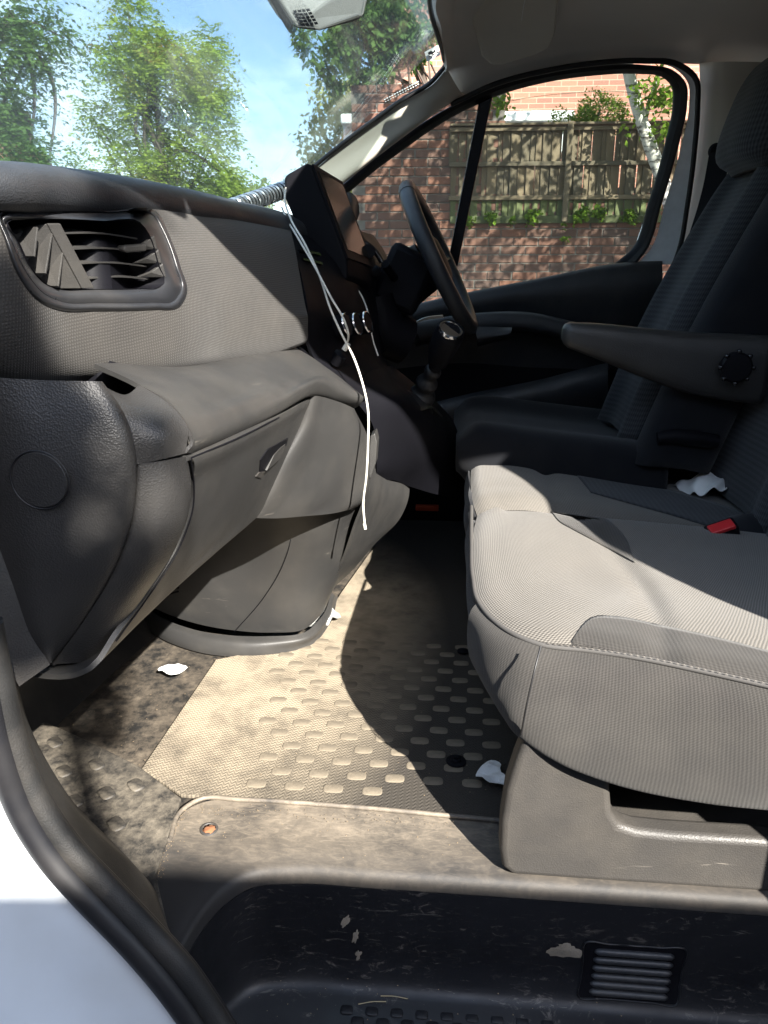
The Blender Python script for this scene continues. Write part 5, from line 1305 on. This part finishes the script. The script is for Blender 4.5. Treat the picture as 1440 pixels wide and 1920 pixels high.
scrap('torn_tissue', [(892, 1458), (905, 1440), (918, 1432), (938, 1434), (938, 1450), (945, 1458), (942, 1480), (925, 1476), (908, 1468)], .014, M['white'], 'crumpled white tissue on the dark mat beside the bench base', 'tissue', 2, .010)
wr = scrap('foil_wrapper', [(578, 1180), (590, 1160), (604, 1135), (614, 1130), (622, 1150), (640, 1162), (618, 1172), (595, 1182)], .008, M['foil'], 'crumpled silver and white wrapper at the foot of the console', 'wrapper', 3, .014)
# mud marks
step_bvh = bvh(step)
for i, (nm, px, py, a, b, lab, rot) in enumerate([('mud_smear', 1060, 1780, 30, 13, 'pale dried mud smear left of the step grille', .05),
        ('mud_smear', 648, 1727, 5, 15, 'thin upright mud mark high on the step wall', .5), ('mud_smear', 672, 1790, 5, 9, 'small mud spot low on the step wall', .2), ('mud_smear', 668, 1755, 5, 12, 'faint mud streak in the middle of the step wall', .3)]):
    rr_ = random.Random(40+i); rg_ = []
    for k in range(30):
        t_ = 2*math.pi*k/30; f_ = 1+.25*math.sin(t_*(1+i % 3)+i*1.7)+.2*math.sin(t_*(3+i)+i*2.3)+rr_.uniform(-.12, .12); x_ = math.cos(t_)*a*f_; y_ = math.sin(t_)*b*f_
        h_ = onto(step_bvh, px+x_*math.cos(rot)-y_*math.sin(rot), py+x_*math.sin(rot)+y_*math.cos(rot), .0006)
        rg_.append(h_)
    c_ = onto(step_bvh, px, py, .0012)
    if c_ is None or any(h is None for h in rg_): continue
    o = mesh(nm, [c_]+rg_, [(0, k+1, (k+1) % 30+1) for k in range(30)], M['grime'], None, False); tag(o, lab, 'mud')
for i in range(3):
    rr_ = random.Random(70+i); p_ = at([705, 735, 985][i], rr_.uniform(1858, 1885), Z=-.172)+Vector((rr_.uniform(-.012, .012), rr_.uniform(-.004, .004), .002))
    a_ = rr_.uniform(0, 3.1); L__ = rr_.uniform(.008, .02)
    o = tube('straw', [p_-Vector((math.cos(a_), math.sin(a_)*.4, 0))*L__, p_+Vector((0, 0, .002)), p_+Vector((math.cos(a_), math.sin(a_)*.4, 0))*L__], .0006, M['straw'], None, 8, 5)
    tag(o, ['thin dry straw at the left of the step bottom below the mud marks', 'dry straw lying across the step bottom just right of the first straw', 'single dry straw in the step bottom left of the grille'][i], 'straw', 'bits of straw in the step')

# grit and crumbs trodden into the floor, the ledge and the groove
rr_ = random.Random(9); gv = []; gf = []
def crumb(p, r):
    k = len(gv); n_ = 5
    gv.extend([p+Vector((math.cos(6.283*q/n_+r*999)*r*rr_.uniform(.6, 1.2), math.sin(6.283*q/n_+r*999)*r*rr_.uniform(.6, 1.2), 0)) for q in range(n_)]+[p+Vector((0, 0, r*rr_.uniform(.5, 1.0)))])
    gf.extend([(k+q, k+(q+1) % n_, k+n_) for q in range(n_)])
for _ in range(420):
    px, py = rr_.uniform(100, 940), rr_.uniform(1180, 1610)
    z_ = .0045 if py < 1495 else .0005
    crumb(at(px, py, Z=z_), rr_.uniform(.0004, .0013))
for (xa, ya, xb, yb, n_) in [(296, 1648, 322, 1560, 90), (322, 1560, 352, 1516, 60), (352, 1516, 860, 1545, 160), (590, 1210, 640, 1120, 40), (400, 1236, 590, 1214, 50)]:
    for _ in range(n_):
        t_ = rr_.random(); crumb(at(xa+(xb-xa)*t_+rr_.gauss(0, 5), ya+(yb-ya)*t_+rr_.gauss(0, 5), Z=.003), rr_.uniform(.0003, .0010))
for _ in range(160):
    h_ = onto(step_bvh, rr_.uniform(420, 1400), rr_.uniform(1700, 1915), .0002)
    if h_ is not None and h_.z < -.16: crumb(h_, rr_.uniform(.0004, .0012))
gr_ = mesh('floor_grit', gv, gf, M['crumb'], None, False); tag(gr_, kind='stuff', label='grit and crumbs scattered over the cab floor')
# faint strip of small print on the glass corner
pr_ = poly('print_strip', P3([(718, 186, 1.235), (786, 150, 1.232), (790, 158, 1.232), (722, 194, 1.235)]), M['side_glass'], None, .0006, bevel=0); tag(pr_, 'faint strip of small white print low in the windscreen corner', 'sticker')
for i in range(14):
    t_ = i/14; line('print', (720+66*t_, 187-35*t_), (720+66*t_+3.0, 187-35*t_-1.6), .0012, 1.230, M['white'], pr_)
    line('print', (722+66*t_, 191-35*t_), (722+66*t_+2.2, 191-35*t_-1.2), .0008, 1.230, M['white'], pr_)
# ============================================================ outside
WY = 6.75
bw = empty('brick_wall', (0, WY, -.5)); tag(bw, 'old red brick wall across the road, dappled with leaf shade', 'wall')
bl_, bh_, ms = .222, .066, .010
def brickmesh():
    bm = bmesh.new(); bmesh.ops.create_cube(bm, size=1)
    for v in bm.verts: v.co = Vector((v.co.x*.222, v.co.y*.10, v.co.z*.066))
    bmesh.ops.bevel(bm, geom=list(bm.edges), offset=.004, segments=1, affect='EDGES')
    me = bpy.data.meshes.new('brick'); bm.to_mesh(me); bm.free(); me.materials.append(M['brick']); return me
bme = brickmesh()
def wall_top(x): return 1.50 if x > .42 else 2.36
X0, X1 = -.86, 2.75
shown = 0; restV = []; restF = []
bb_ = [v.co.copy() for v in bme.vertices]; bf = [tuple(p.vertices) for p in bme.polygons]
for r in range(46):
    z = -.5+.04+r*.076
    off_ = 0 if r % 2 else .116
    for c in range(-1, 17):
        x = X0+.116+off_+c*.232
        if x < X0+.05 or x > X1 or z > wall_top(x-.0): continue
        p = Vector((x+random.uniform(-.003, .003), WY+random.uniform(-.004, .004), z))
        q = p-CP; zc = q.dot(FW); px = 720+FPX*q.dot(RT)/zc; py = 960-FPX*q.dot(UP)/zc
        vis = 655 < px < 1215 and 150 < py < 590 and not (px > 862 and py < 400) and not (px > 860 and py > 560) and not (px > 1000 and py > 535) and not (px < 860 and py < 210+(860-px)*.55) and not (px<840 and py>545)
        if vis and shown < 298:
            o = bpy.data.objects.new('brick', bme); o.location = p-bw.location; link(o, bw); o.rotation_euler = (random.uniform(-.01, .01), 0, random.uniform(-.012, .012)); shown += 1
        else:
            k = len(restV); restV += [v+p for v in bb_]; restF += [tuple(i+k for i in f) for f in bf]
rb = mesh('far_bricks', restV, restF, M['brick'], bw, False); rb['kind'] = 'stuff'
box('mortar_core', (X0, WY-.042, -.5), (.52, WY+.2, 2.38), M['mortar'], bw, 0)
box('mortar_core', (.523, WY-.042, -.5), (X1+.1, WY+.2, 1.52), M['mortar'], bw, 0)
# long plain continuation of the wall out of sight to the right
o = box('side_wall', (X1+.12, WY-.05, -.5), (25, WY+.2, 1.5), M['farbrick'], None, .005); tag(o, 'brick wall continuing to the right beyond the driver window', 'wall')
# fence on the wall
fe = empty('wooden_fence', (1.5, WY-.02, 1.5)); tag(fe, 'weathered wooden board fence standing on the brick wall', 'fence')
FYp = WY-.06
def fz(py): return at(1050, py, Y=FYp).z
zt, z2, z3, zb = fz(234), fz(306), fz(370), fz(412)
xl = at(846, 320, Y=FYp).x; xr = at(1330, 320, Y=FYp).x
x = xl; i = 0
while x < xr:
    w_ = random.uniform(.060, .078)
    for (za, zc_, mat_) in ((z2-.005, zt-.02, 'fence'), (z3-.0, z2-.006, 'fence'), (zb, z3-.001, 'fence_green')):
        ti = random.uniform(-.012, .012)
        Mx = Matrix.Translation(Vector((x+w_/2, FYp+.012+random.uniform(-.004, .004), 0))) @ Matrix.Rotation(.26+random.uniform(-.05, .05), 4, 'Z') @ Matrix.Rotation(ti, 4, 'Y')
        zz = zc_-random.uniform(0, .008)
        box('board', (-w_/2-.006, -.006, za), (w_/2+.012, .006, zz), M[mat_], fe, 0, Mx)
    x += w_
for (za, zb2) in ((zt-.055, zt-.008), (z2-.03, z2+.02), (z3-.028, z3+.022)):
    box('rail', (xl-.02, FYp-.030, za+.006), (xr, FYp-.008, zb2-.006), M['fence'], fe, .004)
box('gravel_board', (xl, FYp-.02, zb-.03), (xr, FYp-.004, zb+.035), M['fence_green'], fe, .004)
box('capping', (xl-.02, FYp-.055, zt-.006), (xr, FYp+.045, zt+.014), M['fence'], fe, .004)
for px in (1063, 1500): 
    xx = at(px, 320, Y=FYp).x; box('post', (xx-.026, FYp-.06, zb-.02), (xx+.026, FYp-.034, zt+.02), M['fence'], fe, .005)
# orange building behind
ob = empty('brick_building', (3, 12, -.5)); tag(ob, 'orange brick building behind the fence with a white gutter', 'building')
hx0 = at(728, 120, Y=12.0).x
box('wall', (hx0, 12.0, -.5), (14, 12.4, 9), M['farbrick'], ob, .01)
box('gutter', (at(640, 215, Y=9).x, 8.9, at(900, 232, Y=9).z), (at(1075, 215, Y=9).x, 9.1, at(900, 212, Y=9).z), M['white_frame'], ob, .02)
box('lean_to_roof', (at(640, 215, Y=9).x, 9.15, at(900, 232, Y=9).z-.3), (at(1075, 215, Y=9).x, 11.9, at(900, 214, Y=9).z), M['white_frame'], ob, .02)
# chimney building at far left
cb = empty('chimney_building', at(-60, 280, Y=9)); tag(cb, 'brick gable and chimney behind the tree at the left edge', 'building')
pz0 = at(28, 318, Y=9)
box('gable', (pz0.x-3, 9, -.5), (pz0.x, 10, at(20, 268, Y=9).z), M['farbrick'], cb, .02)
box('chimney', (pz0.x-.9, 9.2, 1.5), (at(8, 230, Y=9).x, 9.7, at(8, 190, Y=9).z), M['bark'], cb, .02)

# ------------------------------------------------------------ foliage
def leaves(name, centres, rad, per, size, mat, parent, seed, aspect=.5, spray=0, droop=.3, flat=.7):
    """centres (n,3); every centre gets `per` leaves in a soft ball; spray>0 strings leaflets along arching twigs"""
    r = np.random.default_rng(seed); C_ = np.array([tuple(c) for c in centres]); n = len(C_)
    if spray:
        nt_ = n*per; c = np.repeat(C_, per, 0)
        d = r.normal(size=(nt_, 3)); d /= np.linalg.norm(d, axis=1)[:, None]
        st_ = c+d*rad*(r.random((nt_, 1))**.5)
        dr = d*.8+r.normal(size=(nt_, 3))*.4; dr[:, 2] -= droop; dr /= np.linalg.norm(dr, axis=1)[:, None]
        side = np.cross(dr, np.array([0, 0, 1.])); side /= np.linalg.norm(side, axis=1)[:, None]+1e-6
        P_ = []; D_ = []; S_ = []
        for k in range(spray):
            t = (k//2+.5)*size*1.1; sg = 1 if k % 2 else -1
            pos = st_+dr*t+np.array([0, 0, -1.])*(t*t*1.2)
            ld = side*sg+dr*.4; ld[:, 2] -= .25
            P_.append(pos); D_.append(ld)
        pos = np.concatenate(P_); ax_ = np.concatenate(D_)
    else:
        c = np.repeat(C_, per, 0); d = r.normal(size=c.shape); d /= np.linalg.norm(d, axis=1)[:, None]
        pos = c+d*rad*(r.random((len(c), 1))**.45); ax_ = r.normal(size=c.shape); ax_[:, 2] = ax_[:, 2]*.7-droop
    ax_ /= np.linalg.norm(ax_, axis=1)[:, None]
    up_ = r.normal(size=pos.shape)*.6; up_[:, 2] += flat
    sd_ = np.cross(ax_, up_); sd_ /= np.linalg.norm(sd_, axis=1)[:, None]+1e-6
    s = size*r.uniform(.65, 1.25, (len(pos), 1)); nrm = np.cross(sd_, ax_)
    a = pos; b = pos+ax_*s*.5+sd_*s*aspect*.5+nrm*s*.08; c2 = pos+ax_*s; e = pos+ax_*s*.5-sd_*s*aspect*.5+nrm*s*.08
    V = np.stack([a, b, c2, e], 1).reshape(-1, 3)
    off = np.array(tuple(parent.location)) if parent is not None else 0
    V = V-off; k = len(pos)
    me = bpy.data.meshes.new(name); me.vertices.add(4*k); me.vertices.foreach_set('co', V.astype(np.float32).ravel())
    me.loops.add(4*k); me.loops.foreach_set('vertex_index', np.arange(4*k, dtype=np.int32)); me.polygons.add(k)
    me.polygons.foreach_set('loop_start', np.arange(0, 4*k, 4, dtype=np.int32)); me.polygons.foreach_set('loop_total', np.full(k, 4, dtype=np.int32))
    me.update(); me.validate(); me.materials.append(mat); o = bpy.data.objects.new(name, me); link(o, parent); return o
def blob_centres(blobs, n, seed):
    """blobs: (px,py,rpx,Y) -> cluster centres near the surface of lumpy spheres"""
    r = random.Random(seed); out = []
    wts = [b[2]**2 for b in blobs]
    for _ in range(n):
        px, py, rp, Y = r.choices(blobs, wts)[0]
        c = at(px, py, Y=Y); rad = rp*(Y+.78)/FPX
        d = Vector((r.gauss(0, 1), r.gauss(0, 1), r.gauss(0, 1))).normalized()
        out.append(c+d*rad*(r.random()**.4))
    return out
def limbs(root, trunk, targets, r0, mat, seed, k=16):
    r = random.Random(seed)
    tube('trunk', trunk, lambda t: r0*(1-.75*t), mat, root, 24, 10)
    Q = cr_(trunk, 30)
    for i in range(k):
        t = r.choice(targets); s = Q[r.randint(10, 29)]
        mid_ = s.lerp(t, .5)+Vector((r.uniform(-.15, .15), r.uniform(-.15, .15), r.uniform(0, .25)))*(t-s).length
        tube('limb', [s, mid_, t], lambda u: r0*.28*(1-.85*u)+.004, mat, root, 12, 6)
# big locust tree seen through the windscreen
TY = 15.0
lt = empty('locust_tree', at(300, 700, Y=TY)); lt.location.z = -.5; tag(lt, 'tall feathery locust tree with yellowing leaves in the middle of the windscreen', 'tree', 'trees beyond the windscreen')
bl1 = [(240, 40, 42, TY), (215, 95, 48, TY), (300, 90, 60, TY-.5), (370, 90, 42, TY), (250, 150, 60, TY), (330, 160, 70, TY+.6), (395, 150, 48, TY), (220, 205, 55, TY), (290, 240, 75, TY), (385, 240, 60, TY), (425, 190, 28, TY), (330, 310, 75, TY+.4), (230, 330, 40, TY-.4), (180, 322, 24, TY), (410, 310, 60, TY), (445, 255, 30, TY), (470, 250, 20, TY-.3), (440, 350, 40, TY), (280, 370, 80, TY), (390, 380, 70, TY), (165, 200, 22, TY)]
c1 = blob_centres(bl1, 105, 11)
leaves('crown', c1, .22, 34, .09, M['leaf_locust'], lt, 21, .5, 10, .15)
limbs(lt, [lt.location, at(310, 420, Y=TY), at(300, 260, Y=TY), at(290, 120, Y=TY)], c1, .17, M['bark'], 5, 22)
lt2 = empty('tree', at(40, 700, Y=8.5)); lt2.location.z = -.5; tag(lt2, 'dark leaved tree overhanging the left edge of the windscreen', 'tree', 'trees beyond the windscreen')
bl2 = [(20, 20, 60, 8.5), (80, 40, 45, 8.3), (110, 8, 30, 8.5), (60, 92, 34, 8.4), (95, 95, 22, 8.4), (20, 90, 30, 8.4), (10, 150, 32, 8.4), (45, 165, 24, 8.2), (60, 180, 18, 8.2), (20, 240, 40, 8.3), (70, 250, 28, 8.2), (40, 285, 40, 8.2), (95, 300, 24, 8.2), (20, 330, 50, 8.3), (100, 325, 16, 8.3), (-60, 150, 120, 8.6)]
c2_ = blob_centres(bl2, 46, 12)
leaves('crown', c2_, .12, 18, .062, M['leaf_dark'], lt2, 22, .5, 12, .2)
limbs(lt2, [lt2.location+Vector((-1.2, 0, 0)), at(-120, 300, Y=8.6), at(-40, 120, Y=8.5), at(20, 20, Y=8.5)], c2_, .10, M['bark'], 6, 18)
# dark hanging foliage at the top right of the windscreen
dt = empty('tree', at(690, 600, Y=9.0)); dt.location.z = -.5; tag(dt, 'dark broad leaved tree hanging below the mirror unit', 'tree', 'trees beyond the windscreen')
bl3 = [(600, 80, 34, 9), (640, 50, 40, 9), (700, 60, 46, 9), (610, 130, 30, 9), (650, 120, 44, 9), (700, 120, 40, 9), (740, 80, 40, 9), (620, 165, 22, 9), (690, 165, 26, 9), (780, 60, 46, 9), (640, 0, 60, 9), (740, 0, 60, 9), (790, 110, 30, 9), (580, 90, 16, 9)]
c3_ = blob_centres(bl3, 170, 13)
leaves('crown', c3_, .13, 40, .085, M['leaf_dark'], dt, 23, .55, 0, .9)
limbs(dt, [dt.location+Vector((1.0, 0, 0)), at(820, 300, Y=9.2), at(760, 60, Y=9.1), at(690, -20, Y=9)], c3_, .09, M['bark'], 7, 16)
pt = empty('tree', at(660, 700, Y=18)); pt.location.z = -.5; tag(pt, 'pale yellow green tree low beside the windscreen pillar', 'tree', 'trees beyond the windscreen')
bl4 = [(600, 260, 30, 18), (640, 220, 50, 18), (690, 200, 50, 18), (740, 190, 50, 18), (650, 280, 60, 18), (720, 250, 60, 18), (600, 330, 50, 18), (780, 240, 60, 18), (640, 360, 80, 18), (670, 390, 60, 18)]
c4_ = blob_centres(bl4, 200, 14)
leaves('crown', c4_, .34, 60, .13, M['leaf_pale'], pt, 24, .6, 0, .4)
limbs(pt, [pt.location, at(670, 400, Y=18), at(690, 240, Y=18)], c4_, .12, M['bark'], 8, 10)
ft = empty('tree', at(450, 800, Y=22)); ft.location.z = -.5; tag(ft, 'distant low green tree above the end of the dashboard', 'tree', 'trees beyond the windscreen')
c5_ = blob_centres([(440, 372, 36, 22), (480, 390, 40, 22), (400, 392, 40, 22), (200, 400, 60, 22), (80, 400, 60, 22), (320, 400, 60, 22)], 120, 15)
leaves('crown', c5_, .35, 60, .14, M['leaf_shrub'], ft, 25, .6, 0, .4)
limbs(ft, [ft.location, at(450, 420, Y=22), at(450, 380, Y=22)], c5_, .12, M['bark'], 9, 6)
# birch by the wall: trunk crosses the right of the driver window, crown above throws the dapple
bt = empty('birch_tree', (2.35, WY-.35, -.5)); tag(bt, 'white barked birch leaning in front of the fence', 'tree')
tube('trunk', [Vector((2.6, WY-.35, -.5))]+[at(a, b, Y=WY-.35) for a, b in [(1262, 400), (1236, 320), (1215, 262), (1195, 200), (1182, 150), (1170, 90), (1150, -20)]], lambda t: .085-.045*t, M['birch'], bt, 40, 16)
tube('limb', [at(a, b, Y=WY-.35) for a, b in [(1208, 232), (1218, 190), (1232, 150), (1250, 100)]], lambda t: .022-.01*t, M['birch'], bt, 14, 8)
hang = blob_centres([(1225, 165, 34, WY-.5), (1250, 190, 26, WY-.5), (1245, 235, 20, WY-.5), (935, 185, 16, WY-.5), (950, 200, 12, WY-.5), (1180, 235, 14, WY-.5)], 34, 16)
cr2 = []
rr = random.Random(4)
for _ in range(700):
    y = rr.uniform(1.9, 6.6); x = rr.uniform(-1.6, 5.0)+(.66*(6.7-y)); lo = .75+(y+.78)*.30+.12
    z = lo+rr.uniform(0, 1.3)*(1 if rr.random() < .8 else 1.6)
    cr2.append(Vector((x-0.0, y, z)))
leaves('crown', hang, .10, 14, .055, M['leaf_shrub'], bt, 26, .6, 0, .8)
leaves('high_crown', cr2, .26, 62, .075, M['leaf_dark'], bt, 27, .6, 0, .5)
for i in range(9):
    t = cr2[i*17]; s = at(1165, 60, Y=WY-.35); tube('limb', [s, s.lerp(t, .5)+Vector((0, 0, .4)), t], lambda u: .03-.024*u, M['birch'], bt, 12, 6)
# shrub over the fence, ivy on the bottom of the fence, wall plants
sb = empty('shrub', at(1120, 235, Y=7.4)); tag(sb, 'bright green shrub rising behind the fence top', 'shrub')
cs = blob_centres([(1120, 215, 34, 7.4), (1085, 225, 24, 7.4), (1150, 212, 26, 7.4), (1165, 228, 18, 7.4), (1050, 226, 14, 7.4), (1020, 232, 8, 7.4)], 60, 17)
leaves('foliage', cs, .08, 60, .035, M['leaf_shrub'], sb, 28, .4, 0, -.3)
tube('stem', [at(1120, 300, Y=7.4), at(1118, 240, Y=7.4), at(1125, 205, Y=7.4)], .012, M['bark'], sb, 8, 6)
iv = blob_centres([(1000, 404, 14, FYp-.06), (920, 408, 10, FYp-.06), (1090, 406, 14, FYp-.06), (1125, 400, 10, FYp-.06), (1060, 430, 8, FYp-.06), (1062, 450, 6, FYp-.06), (960, 412, 8, FYp-.06), (880, 408, 10, FYp-.06), (1180, 410, 12, FYp-.06)], 60, 18)
io_ = leaves('ivy', iv, .035, 12, .04, M['leaf_shrub'], None, 29, .8, 0, .3); tag(io_, kind='stuff', label='ivy and weeds along the foot of the fence')
# unseen tree: leaf clumps placed along sun rays to shade dashboard end and mat
stt = empty('shade_tree', (3.2, -5.5, -.5)); tag(stt, 'unseen tree behind the photographer with leaf clumps placed to shade the left of the cab', 'tree')
sc_ = []
def shade(p, dist, r, n, seed):
    q = random.Random(seed); c = p-SUN*dist
    for _ in range(int(n*1.5)): sc_.append(c+Vector((q.gauss(0, 1), q.gauss(0, 1), q.gauss(0, 1)))*r*.5)
SH = [((x_, y_), -.14, .020, 16) for x_, y_ in [(110, 780), (60, 790), (0, 780), (50, 850), (95, 850), (0, 860), (0, 920), (45, 920), (85, 910), (0, 990), (40, 990), (75, 985), (0, 1060), (40, 1060), (10, 1130), (50, 1130), (40, 1190), (0, 700), (40, 690)]]+[((x_, y_), -.05, .016, 9) for x_, y_ in [(30, 640), (70, 700), (0, 600), (110, 690)]]+[((x_, y_), .1, .016, 8) for x_, y_ in [(235, 440), (215, 380), (255, 370), (200, 460)]]+[((-60, 950), -.14, .04, 30), ((60, 760), -.14, .09, 22), ((0, 660), -.10, .07, 12),
      ((270, 430), .15, .04, 3), ((300, 800), -.08, .02, 2), ((280, 920), -.08, .03, 3)]
for i, ((px, py), Y, r_, n_) in enumerate(SH):
    shade(at(px, py, Y=Y), 4.2, r_, n_, 100+i)
for i, (px, py, r_, n_) in enumerate([(130, 1300, .07, 14), (180, 1345, .05, 6), (175, 1560, .03, 2), (320, 1720, .03, 5)]):
    shade(at(px, py, Z=0), 4.2, r_*1.3, n_*2, 200+i)
leaves('crown', sc_, .014, 9, .03, M['leaf_dark'], stt, 31, .6, 0, .4)
top = sum(sc_, Vector())/len(sc_)
tube('trunk', [stt.location, stt.location.lerp(top, .35)+Vector((.2, -.3, .8)), stt.location.lerp(top, .8)+Vector((0, 0, .5)), top+Vector((.2, -.3, .3))], lambda t: .16*(1-t)+.012, M['bark'], stt, 24, 10)
